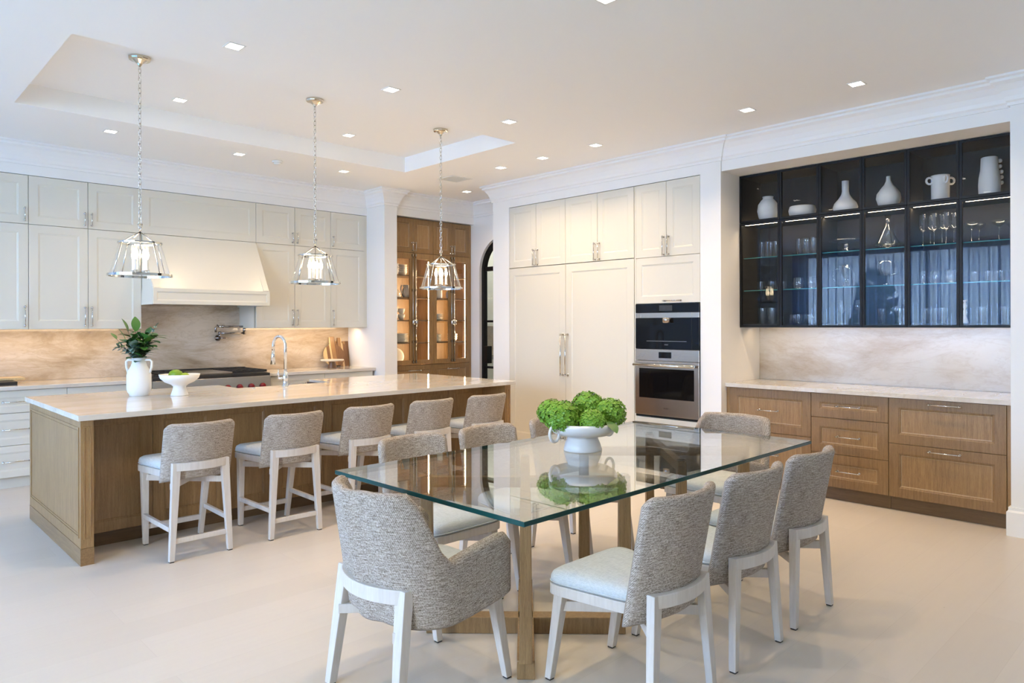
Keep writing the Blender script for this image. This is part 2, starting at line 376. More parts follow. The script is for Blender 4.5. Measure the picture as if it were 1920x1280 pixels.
# garden outside
struct(bx('ground_outside', -14, -4.1, -12, 14, -.25, -.12, M['grass'])); struct(bx('ground_behind', -14, 12, -14, -4.6, -.25, -.13, M['grass']))
def hedge(loc, rx, ry, rz, label, seed):
    rnd = random.Random(seed); m = MB()
    for k in range(260):
        u, v = rnd.random()*2*PI, rnd.random(); r = .55+.45*rnd.random()**.5
        p = Vector((rx*r*math.cos(u)*math.sqrt(1-v*v), ry*r*math.sin(u)*math.sqrt(1-v*v), rz*r*v)); s = .16+.12*rnd.random()
        a = Vector((rnd.uniform(-1,1),rnd.uniform(-1,1),rnd.uniform(-1,1))).normalized()*s; b2 = a.orthogonal().normalized()*s*.6
        m.add([p-a, p+b2, p+a, p-b2], [(0,1,2,3)])
    o = m.build('garden_shrub', M['hedge'], loc=loc); tag(o, label, 'shrub', 'shrubs outside the windows')
hedge((-5.6,6.2,-.12), .7, .55, 3.0, 'tall leafy garden shrub close outside the left window', 1); hedge((-7.4,1.5,-.12), 1.0, 1.6, 2.2, 'low garden shrub farther outside the left window', 2)

# mouldings swept along a plan path; the room lies to the right of the travel direction
def sweep(path, prof, zref):
    m = MB(); n = len(path); rows = []
    for i in range(n):
        p = Vector(path[i]); d0 = (Vector(path[i])-Vector(path[i-1])).normalized() if i else None; d1 = (Vector(path[i+1])-p).normalized() if i < n-1 else None
        if d0 is None: d0 = d1
        if d1 is None: d1 = d0
        n0 = Vector((d0.y,-d0.x)); n1 = Vector((d1.y,-d1.x)); b = n0+n1; k = b/(b.dot(n0))
        rows.append([(p.x+k.x*d, p.y+k.y*d, zref+z) for d, z in prof])
    m.grid(rows, smooth=False, closed=True); e = len(prof)
    m.f.append(tuple(range(e))); m.sm.append(False); m.mi.append(0); b = (n-1)*e; m.f.append(tuple(b+k for k in reversed(range(e)))); m.sm.append(False); m.mi.append(0)
    return m
CR = [(0,-.20),(.014,-.20),(.014,-.178),(.024,-.166),(.030,-.14),(.046,-.10),(.072,-.06),(.098,-.042),(.098,-.024),(.12,-.016),(.12,0),(0,0)]
def crown(k, path): struct(sweep(path, CR, CEIL-.0005).build('trim_%d' % k, M['trim'], recalc=True))
crown(1, [(-3.95,7.905),(5.03,7.905),(5.03,7.50),(5.215,7.50),(5.215,7.57),(6.57,7.57),(6.57,6.467)])
crown(2, [(6.57,6.467),(5.928,6.467),(5.928,3.36),(5.945,3.36),(5.945,1.13),(5.895,1.13),(5.895,-4.45)])
BB = [(0,0),(.024,0),(.024,.165),(.014,.178),(.014,.198),(0,.198)]
struct(sweep([(5.945,1.13),(5.895,1.13),(5.895,-4.45)], BB, 0).build('baseboard_right', M['trim'], recalc=True))
struct(sweep([(5.03,7.70),(5.03,7.50),(5.215,7.50),(5.215,7.60)], BB, 0).build('baseboard_pier', M['trim'], recalc=True))
struct(sweep([(6.57,6.467),(5.928,6.467),(5.928,6.18)], BB, 0).build('baseboard_end', M['trim'], recalc=True))
struct(sweep([(-3.95,-4.45),(-3.95,8.39)], BB, 0).build('baseboard_left', M['trim'], recalc=True))

# arched steel door in the opening
d1 = bpy.data.objects.new('door_1', None); COL.objects.link(d1); d1['kind'] = 'structure'; d1['label'] = 'black steel arched glass door into the pantry'
d1.location = (6.64, AC, 0)
m = MB(); ro, ri = AR-.004, AR-.055
po = [(ro, .0)]+[(ro*math.cos(PI*k/28), ASP+ro*math.sin(PI*k/28)) for k in range(29)]+[(-ro, .0)]
pi_ = [(ri, .0)]+[(ri*math.cos(PI*k/28), ASP+ri*math.sin(PI*k/28)) for k in range(29)]+[(-ri, .0)]
for k in range(len(po)-1):
    a, b2, c2, d2 = po[k], po[k+1], pi_[k+1], pi_[k]
    m.hexa([(-.03,*a),(-.03,*d2),(-.03,*c2),(-.03,*b2)], [(.03,*a),(.03,*d2),(.03,*c2),(.03,*b2)])
m.build('frame', M['black'], d1, recalc=True)
for z0, z1 in ((2.215,2.275),(1.50,1.53),(.86,.89),(.02,.22)): bx('glazing_bar', -.02,.02,-ri,ri,z0,z1,M['black'],d1)
bx('glazing_bar', -.02,.02,-.03,.03,.22,2.22,M['black'],d1)
for z0, z1 in ((.22,.86),(.89,1.50),(1.53,2.215)):
    for ya, yb in ((-ri,-.03),(.03,ri)): bx('pane', -.003,.003,ya,yb,z0,z1,M['pane'],d1)
bx('lock_plate', -.045,.045,ri-.075,ri+.01,.93,1.17,M['black'],d1)

# ================================================================== CABINET BUILDERS (local x to the right, front at -y, z up)
def bar_pull(parent, p0, p1, stand=.032, r=.0055, mat='nickel', name='handle'):
    p0, p1 = Vector(p0), Vector(p1); d = (p1-p0).normalized(); o = Vector((0,-stand,0)); m = MB()
    m.tube([p0-d*.012+o, p1+d*.012+o], r, 8)
    for p in (p0, p1):
        m.tube([p, p+o], r*.95, 8); m.tube([p+o-d*.004, p+o+d*.004], r*1.45, 8); m.tube([p+Vector((0,-.004,0)), p], r*1.7, 8)
    return m.build(name, M[mat], parent)
def door(parent, x0, x1, z0, z1, mat, y=0, t=.021, fw=.065, ins=.006, slope=.014, gap=.0020, name='door', bead=None, flat=False):
    x0 += gap; x1 -= gap; z0 += gap; z1 -= gap; m = MB()
    if flat: m.box(x0,x1,y,y+t,z0,z1); return m.build(name, mat, parent, bevel=.0015)
    def ring(i, yy): return [(x0+i,yy,z0+i),(x1-i,yy,z0+i),(x1-i,yy,z1-i),(x0+i,yy,z1-i)]
    rs = [ring(0,y+t), ring(0,y+.0012), ring(.0012,y), ring(fw,y), ring(fw+.003,y+.003), ring(fw+slope*.6,y+.0035), ring(fw+slope,y+ins)]
    vs = [p for r in rs for p in r]; fs = []
    for i in range(len(rs)-1):
        for k in range(4): k2 = (k+1)%4; fs.append((i*4+k,i*4+k2,(i+1)*4+k2,(i+1)*4+k))
    e = (len(rs)-1)*4; fs.append((e,e+1,e+2,e+3)); fs.append((3,2,1,0)); m.add(vs, fs)
    if bead: m.mi[-2] = 1
    o = m.build(name, [M['oak_frame'], mat] if bead else mat, parent)
    if bead:
        mb = MB(); a, b2 = ring(fw+slope-.001,y+ins-.0012), ring(fw+slope+.0035,y+ins-.0004); mb.add(a+b2, [(k,(k+1)%4,4+(k+1)%4,4+k) for k in range(4)])
        mb.build('bead', bead, o)
    return o

# ---------------- back wall: upper cabinets (front plane y = 7.90)
UF = 7.90; UB = 1.437; UM = 2.42
def upper_unit(xs, label, handles, low=True, group='cream upper cabinets on the range wall'):
    r = thing('wall_cabinet', label, 'cabinet', (xs[0], UF, 0), 0, group); x0 = xs[0]; w = xs[-1]-x0
    bx('body', .002, w-.002, .06, .485, UB if low else UM, TOPZ, M['cream'], r)
    for k in range(len(xs)-1):
        a, b2 = xs[k]-x0, xs[k+1]-x0; side = handles[k]
        for z0, z1, hl in ((UM, TOPZ, .11),)+(((UB, UM, .175),) if low else ()):
            d = door(r, a, b2, z0, z1, M['cream'], fw=.075)
            if side:
                hx = b2-.03 if side == 'r' else a+.03
                bar_pull(d, (hx,0,z0+.035), (hx,0,z0+.035+hl), .03, .005)
    return r
upper_unit([-.11,.38,.866,1.354], 'cream upper cabinet at the far left, cut by the picture edge', ['r','l','r'])
upper_unit([1.354,1.845,2.328], 'cream double upper cabinet with four doors left of the range hood', ['r','l'])
upper_unit([2.328,3.546], 'long cream bridge cabinet above the range hood', [None], low=False)
upper_unit([3.546,4.023,4.503], 'cream double upper cabinet with four doors right of the range hood', ['r','l'])
uc = upper_unit([4.503,4.985], 'narrow cream upper cabinet above the wooden cutting boards', ['l']); bx('filler_strip', .4835, .5255, .01, .485, UB, TOPZ, M['cream'], uc)
# hood
hd = thing('range_hood', 'cream tapered range hood with framed lower band above the cooker', 'range hood', (2.328, UF, 0)); w = 3.546-2.328
m = MB(); yb = -.36
m.hexa([(.004,yb+.02,1.845),(w-.004,yb+.02,1.845),(w-.004,.48,1.845),(.004,.48,1.845)], [(.004,0,UM-.002),(w-.004,0,UM-.002),(w-.004,.48,UM-.002),(.004,.48,UM-.002)])
hb = m.build('canopy', M['cream'], hd)
m = MB()
for s0, s1 in ((.01,.07),(w-.07,w-.01)):
    m.hexa([(s0,yb+.012,1.85),(s1,yb+.012,1.85),(s1,yb+.03,1.85),(s0,yb+.03,1.85)], [(s0,-.012,UM-.06),(s1,-.012,UM-.06),(s1,.02,UM-.06),(s0,.02,UM-.06)])
m.hexa([(.01,-.018,UM-.075),(w-.01,-.018,UM-.075),(w-.01,.02,UM-.075),(.01,.02,UM-.075)], [(.01,-.006,UM-.004),(w-.01,-.006,UM-.004),(w-.01,.02,UM-.004),(.01,.02,UM-.004)])
m.build('frame_moulding', M['cream'], hd)
m = MB(); m.box(.0,w,yb+.021,.48,1.72,1.846); m.box(.0,.02,yb+.021,.48,1.683,1.72); m.box(w-.02,w,yb+.021,.48,1.683,1.72); m.box(.02,w-.02,yb+.021,yb+.045,1.683,1.72); m.build('band_box', M['cream'], hd)
bnd = door(hd, 0, w, 1.683, 1.848, M['cream'], y=yb, fw=.035, slope=.012, name='band')
m = MB(); m.box(.06,w-.06,yb+.08,.42,1.70,1.722); m.build('filter', M['steel'], hd)
for k in range(3): MB().lathe([(.022,0),(.022,.012)], 16, (w*(.2+.3*k), yb+.12, 1.689)).build('hood_lamp', M['iron'], hd)

# ---------------- base cabinets on the range wall (front y = 7.73) and worktop
def base_unit(name, x0, x1, splits, label, y=7.73, mat='cream', group='cream base cabinets on the range wall', depth=.655):
    r = thing(name, label, 'cabinet', (x0, y, 0), 0, group); w = x1-x0
    bx('body', .001, w-.001, .05, depth, .10, .889, M[mat], r); bx('toe_kick', .001, w-.001, .06, .10, 0, .10, M[mat], r)
    for z0, z1 in splits:
        d = door(r, 0, w, z0, z1, M[mat], fw=.06, name='drawer'); cx = w/2; hl = min(.10, w*.3)
        bar_pull(d, (cx-hl, 0, (z0+z1)/2+.0), (cx+hl, 0, (z0+z1)/2), .032, .005)
    return r
base_unit('base_cabinet', .83, 1.628, [(.682,.887),(.39,.682),(.103,.39)], 'cream three-drawer base cabinet at the far left behind the island')
base_unit('base_cabinet', -.11, .83, [(.682,.887),(.39,.682),(.103,.39)], 'cream base cabinet outside the left picture edge')
base_unit('base_cabinet', 1.628, 2.352, [(.682,.887),(.39,.682),(.103,.39)], 'cream base cabinet half hidden behind the white handled vase')
base_unit('base_cabinet', 3.602, 4.322, [(.682,.887),(.39,.682),(.103,.39)], 'cream base cabinet right of the range behind the tap')
base_unit('base_cabinet', 4.322, 5.0, [(.682,.887),(.39,.682),(.103,.39)], 'cream base cabinet under the cutting boards beside the pier')
for nm, xa, xb, lb in (('countertop', -.13, 2.352, 'pale veined stone worktop left of the range'), ('countertop', 3.602, 5.029, 'pale veined stone worktop right of the range')):
    tag(bx(nm, xa, xb, 7.70, 8.368, .8895, .925, M['counter'], bevel=.002), lb, 'countertop', 'worktops on the range wall')
tag(bx('stone_backsplash', -.13, 5.029, 8.369, 8.389, .926, 1.72, M['splash']), 'beige veined stone slab backsplash behind the range', 'backsplash')
# under-cabinet lights (lamps of the room)
for xa, xb in ((.6,2.3),(3.58,4.98)):
    area_light('undercabinet_light', ((xa+xb)/2, 8.12, UB-.012), (0,.25,-1), xb-xa, .05, 4, WARM)
area_light('hood_light', (2.94, 7.95, 1.68), (0,.1,-1), .9, .2, 1.2, (1,.9,.8))

# ---------------- range
rg = thing('kitchen_range', 'wide stainless steel range with red knobs and black cooktop', 'range', (2.358, 7.66, 0)); w = 1.24
bx('body', 0, w, .03, .70, .12, .905, M['steel'], rg)
bx('leg_panel', .02, w-.02, .08, .12, 0, .12, M['black'], rg)
m = MB(); m.hexa([(0,-.035,.74),(w,-.035,.74),(w,.03,.74),(0,.03,.74)], [(0,-.01,.905),(w,-.01,.905),(w,.03,.905),(0,.03,.905)]); cp = m.build('control_panel', M['steel'], rg, bevel=.004)
for k in range(9):
    kx = .10+.13*k
    kb = MB().lathe([(.030,0),(.030,.012),(.024,.014),(.022,.04),(.018,.044),(0,.044)], 20).build('knob', M['red'], cp, loc=(kx,-.030,.798), rot=(PI/2,0,0))
for a, b2 in ((.02,.56),(.58,1.22)):
    dd = bx('oven_door', a, b2, .0, .03, .20, .76, M['steel'], rg, bevel=.004); bx('window', a+.08, b2-.08, -.002, .0, .30, .62, M['black_glass'], dd)
    MB().tube([(a+.05,-.05,.72),(b2-.05,-.05,.72)], .012, 12).build('handle', M['nickel'], dd)
bx('cooktop', 0, w, .0, .70, .905, .935, M['iron'], rg, bevel=.003)
bx('burner_tray', .02, w-.02, .02, .66, .935, .939, M['iron'], rg)
for a, b2 in ((.03,.42),(.86,1.21)):
    m = MB()
    for k in range(5): xx = a+(b2-a)*k/4; m.box(xx-.008,xx+.008,.04,.64,.955,.972)
    for yy in (.04,.19,.34,.49,.64): m.box(a-.008,b2+.008,yy-.008,yy+.008,.945,.968)
    m.build('grate', M['iron'], rg)
bx('griddle', .45, .83, .04, .64, .939, .962, M['steel'], rg, bevel=.004); bx('backguard', 0, w, .66, .70, .905, .975, M['iron'], rg)
# pot filler
pf = thing('pot_filler', 'folded double-arm chrome pot filler tap on the stone backsplash', 'tap', (3.29, 8.368, 0)); m = MB()
m.lathe([(.035,0),(.035,.012),(.016,.016),(.016,.05),(0,.052)], 20); m.build('wall_flange', M['dark_chrome'], pf, loc=(0,0,1.322), rot=(PI/2,0,0))
MB().tube([(0,-.06,1.315),(0,-.06,1.385)], .014, 12).build('valve', M['dark_chrome'], pf)
m = MB().tube([(0,-.06,1.378),(.285,-.075,1.378)], .011, 10); m.tube([(.285,-.075,1.36),(.285,-.075,1.475)], .017, 12); m.tube([(0,-.06,1.36),(0,-.06,1.398)], .018, 12); m.build('lower_arm', M['dark_chrome'], pf)
m = MB().tube([(.285,-.095,1.455),(-.04,-.11,1.455)], .011, 10); m.tube([(.02,-.108,1.44),(.02,-.108,1.472)], .018, 12); m.build('upper_arm', M['dark_chrome'], pf)
MB().tube([(-.03,-.11,1.455),(-.055,-.11,1.455),(-.065,-.11,1.445),(-.065,-.11,1.39)], [.012,.012,.012,.014], 10).build('spout', M['dark_chrome'], pf)
for p in (((.0,-.06,1.322),(.10,-.07,1.318)), ((-.04,-.11,1.465),(-.06,-.14,1.475))): MB().tube(p, .007, 8).build('lever', M['dark_chrome'], pf)
# things on the range-wall worktop
def board(name, pts, loc, rot, stripes, label, hole=None):
    r = thing(name, label, 'cutting board', loc, 0, 'wooden cutting boards'); r.rotation_euler = rot
    xs = [p[0] for p in pts]
    def clip(poly, xa, xb):
        for lim, sgn in ((xa, 1), (xb, -1)):
            out = []
            for i in range(len(poly)):
                p, q = poly[i], poly[(i+1) % len(poly)]; ip, iq = sgn*(p[0]-lim) >= 0, sgn*(q[0]-lim) >= 0
                if ip: out.append(p)
                if ip != iq: t = (lim-p[0])/(q[0]-p[0]); out.append((lim, p[1]+t*(q[1]-p[1])))
            poly = out
            if not poly: return poly
        return poly
    for a, b2, mt in stripes:
        pl = clip(pts, a, b2)
        if len(pl) < 3: continue
        m = MB(); n = len(pl); m.add([(x,0,z) for x, z in pl]+[(x,.022,z) for x, z in pl], [tuple(range(n)), tuple(n+k for k in reversed(range(n)))]+[(k, n+k, n+(k+1)%n, (k+1)%n) for k in range(n)])
        m.build('plank', mt, r, recalc=True)
    return r
W1 = wood('acacia_dark', (.09,.04,.014), (.17,.08,.03), (.25,.13,.055)); W2 = wood('acacia_sapwood', (.50,.34,.16), (.62,.45,.23), (.70,.54,.30)); W3 = wood('acacia_mid', (.20,.10,.035), (.30,.16,.06), (.40,.23,.10))
circ = [(.15*math.cos(a), .155+.155*math.sin(a)) for a in [(-60+k*12)*PI/180 for k in range(11)]]+[(.055,.295),(.045,.31),(.04,.40),(.03,.41),(-.03,.41),(-.04,.40),(-.045,.31),(-.055,.295)]+[(-.15*math.cos(a), .155+.155*math.sin(a)) for a in [(60-k*12)*PI/180 for k in range(11)]]
board('cutting_board', circ, (4.77,8.235,.9255), (-.30,0,0), [(-.2,-.10,W2),(-.10,-.055,W1),(-.055,-.03,W2),(-.03,.03,W3),(.03,.2,W1)], 'round striped wooden cutting board with handle, leftmost of three')
pad = [(-.10,0),(.10,0),(.11,.02),(.11,.24),(.09,.29),(.035,.31),(.03,.42),(.02,.43),(-.02,.43),(-.03,.42),(-.035,.31),(-.09,.29),(-.11,.24),(-.11,.02)]
board('cutting_board', pad, (4.885,8.285,.9255), (-.22,0,0), [(-.2,-.02,W1),(-.02,.02,W3),(.02,.045,W2),(.045,.2,W1)], 'dark paddle-shaped cutting board with pale streak, between the other two')
board('cutting_board', [(-.12,0),(.12,0),(.12,.33),(-.12,.33)], (4.905,8.335,.9255), (-.10,0,0), [(-.2,-.03,W3),(-.03,.03,W1),(.03,.07,W3),(.07,.2,W1)], 'plain rectangular dark cutting board at the back by the pier')
cs = thing('cake_stand', 'low cake stand with pale stone plate on dark wooden foot', 'cake stand', (4.60,8.04,.9252))
MB().lathe([(.058,0),(.058,.006),(.034,.085),(.034,.09)], 28).build('foot', W1, cs); MB().lathe([(0,.09),(.13,.09),(.145,.097),(.145,.106),(.14,.11),(0,.11)], 36).build('plate', M['stone_shelf'], cs)
bw = thing('serving_board', 'dark slab with pale wooden board on top at the left end of the worktop', 'board', (1.02,8.06,.9252))
bx('slab', -.25, .24, -.2, .15, 0, .032, simple('dark_slate', (.02,.017,.015), .5), bw, bevel=.003); bx('pale_board', -.25, .33, -.02, .22, .034, .056, W2, bw, bevel=.004)

# ================================================================== FRIDGE / OVEN WALL (front plane x = 5.928, local x = -world y)
def right_wall(name, label, cat, y_left, x=5.928, group=None): return thing(name, label, cat, (x, y_left, 0), -PI/2, group)
r = right_wall('built_in_fridge', 'pair of tall cream panelled fridge doors with long bar handles', 'fridge', 6.177); w = 6.177-4.337; mid = 6.177-5.274
bx('body', .002, w-.002, .06, .74, .10, 2.142, M['cream'], r); bx('plinth', .002, w-.002, .03, .06, 0, .10, M['cream'], r)
for a, b2, hx in ((0,mid,mid-.036),(mid,w,mid+.036)):
    d = door(r, a, b2, .10, 2.142, M['cream'], fw=.085); bar_pull(d, (hx,0,.905), (hx,0,1.357), .05, .0085)
r = right_wall('wall_cabinet', 'cream four-door cabinet above the panelled fridge', 'cabinet', 6.177, group='cream cabinets above the appliances'); bx('body', .002, w-.002, .06, .74, 2.146, TOPZ, M['cream'], r)
es = [0, 6.177-5.729, mid, 6.177-4.817, w]
for k in range(4):
    d = door(r, es[k], es[k+1], 2.146, TOPZ, M['cream'], fw=.075); hx = es[k+1]-.028 if k % 2 == 0 else es[k]+.028; bar_pull(d, (hx,0,2.165), (hx,0,2.335), .032, .0055)
struct(bx('trim_3', 5.932, 6.6, 4.319, 4.335, 0, TOPZ, M['cream']))
OY = 4.317; OW = OY-3.576
r = right_wall('wall_cabinet', 'cream two-door cabinet with lift-up panel above the coffee machine', 'cabinet', OY, group='cream cabinets above the appliances'); bx('body', .002, OW-.002, .06, .74, 1.675, TOPZ, M['cream'], r); mm = OY-3.951
for a, b2, hx in ((0,mm,mm-.028),(mm,OW,mm+.028)):
    d = door(r, a, b2, 2.137, TOPZ, M['cream'], fw=.075); bar_pull(d, (hx,0,2.155), (hx,0,2.328), .032, .0055)
d = door(r, 0, OW, 1.675, 2.137, M['cream'], fw=.07, name='lift_up_door'); bar_pull(d, (OW/2-.02,0,1.70), (OW/2+.16,0,1.70), .03, .0055)
# coffee machine
r = right_wall('coffee_machine', 'built-in black glass coffee machine with steel band above the oven', 'coffee machine', OY)
bx('body', .004, OW-.004, .02, .5, 1.222, 1.672, M['black'], r); bx('top_panel', .004, OW-.004, -.012, .02, 1.583, 1.671, M['black_glass'], r, bevel=.001)
bx('display', .29, .44, -.0135, -.012, 1.60, 1.655, M['screen'], r)
for a, b2 in ((.004,.073),(.075,.655),(.657,OW-.004)): bx('steel_band', a, b2, -.014, .02, 1.532, 1.582, M['steel'], r, bevel=.001)
bx('front_glass', .004, .655, -.012, .02, 1.224, 1.531, M['black_glass'], r, bevel=.001); bx('front_glass', .657, OW-.004, -.012, .02, 1.224, 1.531, M['black_glass'], r, bevel=.001)
MB().lathe([(.044,0),(.044,.046),(.04,.05),(0,.05)], 24).build('spout_head', M['steel'], r, loc=(.39,-.03,1.482)); bx('drip_edge', .14, .60, -.0145, -.012, 1.300, 1.304, M['steel'], r)
def text_mesh(s, size, mat, parent, loc, rot, name='badge'):
    cu = bpy.data.curves.new('t', 'FONT'); cu.body = s; cu.size = size; cu.align_x = 'CENTER'; cu.extrude = .0004
    o = bpy.data.objects.new('t', cu); COL.objects.link(o); dg = bpy.context.evaluated_depsgraph_get(); me = bpy.data.meshes.new_from_object(o.evaluated_get(dg)); bpy.data.objects.remove(o)
    me.name = name; me.materials.clear(); me.materials.append(mat); return obj(name, me, parent, loc, rot)
text_mesh('WOLF', .016, M['steel'], r, (.37,-.0125,1.262), (PI/2,0,0))
# oven
r = right_wall('wall_oven', 'built-in stainless steel oven with bar handle and black window', 'oven', OY)
bx('body', .004, OW-.004, .02, .6, .545, 1.220, M['steel'], r); ctl = bx('control_panel', .004, OW-.004, -.016, .02, 1.108, 1.219, M['steel'], r, bevel=.002)
bx('display', .285, .43, -.0175, -.016, 1.135, 1.195, M['black_glass'], ctl)
for k in range(8): MB().lathe([(.004,0),(.004,.0012)], 8).build('touch_button', M['grey_plastic'], ctl, loc=(.05+.022*(k%4)+(k//4)*.42*(k//4), -.0165, 1.15+.022*(k%2)), rot=(PI/2,0,0))
dr = bx('oven_door', .004, OW-.004, -.022, .02, .565, 1.104, M['steel'], r, bevel=.003)
bx('window', .055, OW-.055, -.0235, -.0215, .735, 1.03, M['black_glass'], dr, bevel=.001)
m = MB().tube([(.02,-.075,1.065),(OW-.02,-.075,1.065)], .0145, 16); h = m.build('handle', M['nickel'], dr)
for px in (.045, OW-.045): MB().tube([(px,-.022,1.065),(px,-.075,1.065)], .013, 12).build('handle_post', M['steel'], h)
text_mesh('WOLF', .020, M['iron'], dr, (OW/2,-.0222,.635), (PI/2,0,0)); bx('vent_gap', .004, OW-.004, -.006, .02, .545, .562, M['black'], r)
r = right_wall('base_cabinet', 'cream drawer front below the wall oven', 'cabinet', OY); bx('body', .002, OW-.002, .06, .7, .10, .542, M['cream'], r); bx('plinth', .002, OW-.002, .03, .06, 0, .10, M['cream'], r)
d = door(r, 0, OW, .10, .54, M['cream'], fw=.075, name='drawer'); bar_pull(d, (OW/2-.12,0,.46), (OW/2+.12,0,.46), .032, .0055)

# ================================================================== NICHE: oak drawers, stone top, black display cabinet
def oak_unit(y0, y1, splits, label, hw=.17):
    r = thing('drawer_cabinet', label, 'cabinet', (6.02, y0, 0), -PI/2, 'oak drawer cabinets in the niche'); w = y0-y1
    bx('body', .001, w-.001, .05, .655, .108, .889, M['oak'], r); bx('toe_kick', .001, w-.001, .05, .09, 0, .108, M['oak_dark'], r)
    for z0, z1, hz in splits:
        d = door(r, 0, w, z0, z1, M['oak'], fw=.072, ins=.010, slope=.016, name='drawer', bead=M['oak_bead']); cx = w/2
        bar_pull(d, (cx-hw/2,0,hz), (cx+hw/2,0,hz), .032, .0055)
    return r
o1 = oak_unit(3.326, 2.570, [(.503,.887,.70),(.110,.503,.31)], 'oak two-drawer cabinet on the left, beside the white pier')
oak_unit(2.570, 1.958, [(.683,.887,.785),(.386,.683,.535),(.110,.386,.25)], 'oak three-drawer cabinet in the middle of the niche')
o3 = oak_unit(1.958, 1.178, [(.530,.887,.852),(.110,.530,.494)], 'wide oak two-drawer cabinet on the right with deeper bottom drawer', .20)
bx('filler_panel', -.032, -.001, .006, .58, 0, .889, M['oak'], o1); bx('filler_panel', .781, .825, .006, .58, 0, .889, M['oak'], o3)
tag(bx('countertop', 5.995, 6.668, 1.132, 3.3585, .8895, .925, M['counter'], bevel=.002), 'cream stone worktop on the oak drawers in the niche', 'countertop')
tag(bx('stone_backsplash', 6.669, 6.689, 1.132, 3.3585, .926, 1.434, M['splash_r']), 'cream veined stone backsplash under the black display cabinet', 'backsplash')
area_light('undercabinet_light', (6.45, 2.25, 1.425), (.25,0,-1), .05, 2.1, 2.2, WARM)

DX = 6.271; DYL = 3.358; DW = 3.358-1.134; MZ = 2.425; S1, S2, SB = 2.098, 1.789, 1.470
r = right_wall('display_cabinet', 'long black glass-fronted display cabinet with six columns of doors', 'cabinet', DYL, DX)
seams = [0]+[DYL-v for v in (2.962,2.605,2.243,1.897,1.53)]+[DW]
bx('back_panel', 0, DW, .385, .40, 1.437, TOPZ, M['black_lacq'], r); bx('top_panel', 0, DW, .022, .385, TOPZ-.018, TOPZ, M['black_lacq'], r); bx('bottom_panel', 0, DW, .022, .385, 1.437, SB, M['black_lacq'], r); bx('middle_panel', 0, DW, .022, .385, MZ-.012, MZ+.02, M['black_lacq'], r)
for a in (0, DW-.018): bx('side_panel', a, a+.018, .022, .385, SB, TOPZ-.018, M['black_lacq'], r)
for a in (seams[2], seams[4]): bx('divider', a-.009, a+.009, .03, .384, SB, TOPZ-.018, M['black_lacq'], r)
for zz in (S1, S2):
    for a, b2 in ((.019,seams[2]-.01),(seams[2]+.01,seams[4]-.01),(seams[4]+.01,DW-.019)):
        m = MB().box(a,b2,.05,.38,zz-.008,zz); m.mi = [0,0,1,0,0,0]; m.build('glass_shelf', [M['shelfglass'], M['shelfedge']], r)
for k in range(6):
    a, b2 = seams[k], seams[k+1]
    for z0, z1 in ((MZ+.003,TOPZ),(1.437,MZ-.001)):
        m = MB(); t = .020
        m.box(a+.0015,a+t,0,.02,z0,z1); m.box(b2-t,b2-.0015,0,.02,z0,z1); m.box(a+t,b2-t,0,.02,z0,z0+t); m.box(a+t,b2-t,0,.02,z1-t,z1)
        d = m.build('glazed_door', M['black'], r); bx('pane', a+t, b2-t, .008, .012, z0+t, z1-t, M['smoke'], d)
    bx('led_strip', a+.03, b2-.012, .055, .065, MZ-.0165, MZ-.0125, M['led'], r)
area_light('display_light', (DX+.09, 2.25, MZ-.02), (.35,0,-1), .02, 2.1, 7, WARM)
area_light('display_light', (DX+.36, 2.25, MZ+.03), (-.5,0,1), .02, 2.1, 2.5, WARM)

# ceramics on the top row
TZ = MZ+.0202
def lathe_thing(name, prof, loc, mat, label, cat, group=None, n=32):
    o = MB().lathe(prof, n).build(name, M[mat] if isinstance(mat, str) else mat, loc=loc); return tag(o, label, cat, group)
cx = DX+.18; G = 'white ceramics in the display cabinet'
lathe_thing('ceramic_vase', [(0,0),(.055,0),(.085,.035),(.098,.10),(.090,.16),(.062,.20),(.046,.215),(.050,.235),(.044,.235),(.040,.215),(0,.21)], (cx,3.16,TZ), 'matte_ceramic', 'round white ceramic vase with short collar, first in the top row', 'vase', G)
lathe_thing('ceramic_bowl', [(0,0),(.075,0),(.112,.03),(.120,.065),(.110,.10),(.104,.105),(.100,.10),(.108,.065),(.10,.035),(0,.02)], (cx,2.83,TZ), 'matte_ceramic', 'low white ceramic bowl in the black display cabinet', 'bowl', G)
lathe_thing('ceramic_vase', [(0,0),(.070,0),(.098,.02),(.102,.05),(.090,.085),(.055,.125),(.034,.16),(.028,.19),(.029,.28),(.024,.28),(.022,.2),(0,.18)], (cx,2.446,TZ), 'matte_ceramic', 'white vase with wide squat base and long straight neck', 'vase', G)
lathe_thing('ceramic_vase', [(0,0),(.045,0),(.080,.03),(.096,.08),(.090,.12),(.060,.165),(.032,.20),(.020,.23),(.017,.268),(.013,.268),(.013,.23),(0,.2)], (cx,2.093,TZ), 'matte_ceramic', 'white teardrop ceramic vase with narrow neck', 'vase', G)
t = thing('ceramic_pot', 'white cylindrical ceramic pot with ring handles around the rim', 'pot', (cx,1.706,TZ), 0, G)
MB().lathe([(0,0),(.058,0),(.064,.01),(.066,.20),(.068,.215),(.060,.215),(.058,.19),(0,.02)], 32).build('body', M['matte_ceramic'], t)
for a in (0, PI/2, PI, 1.5*PI):
    hp = [(.060+.038*(1-math.cos(q))*.5*1.3, 0, .172+.026*math.sin(q)) for q in [k*2*PI/14 for k in range(14)]]
    MB().tube(hp, .0085, 8, closed=True).build('handle', M['matte_ceramic'], t, rot=(0,0,a+.75))
t = thing('ceramic_vase', 'tall white ceramic vase with a row of knobs down one side', 'vase', (cx,1.37,TZ), 0, G)
MB().lathe([(0,0),(.066,0),(.072,.03),(.074,.09),(.070,.15),(.060,.21),(.056,.30),(.048,.305),(.046,.29),(.05,.2),(0,.02)], 32).build('body', M['matte_ceramic'], t)
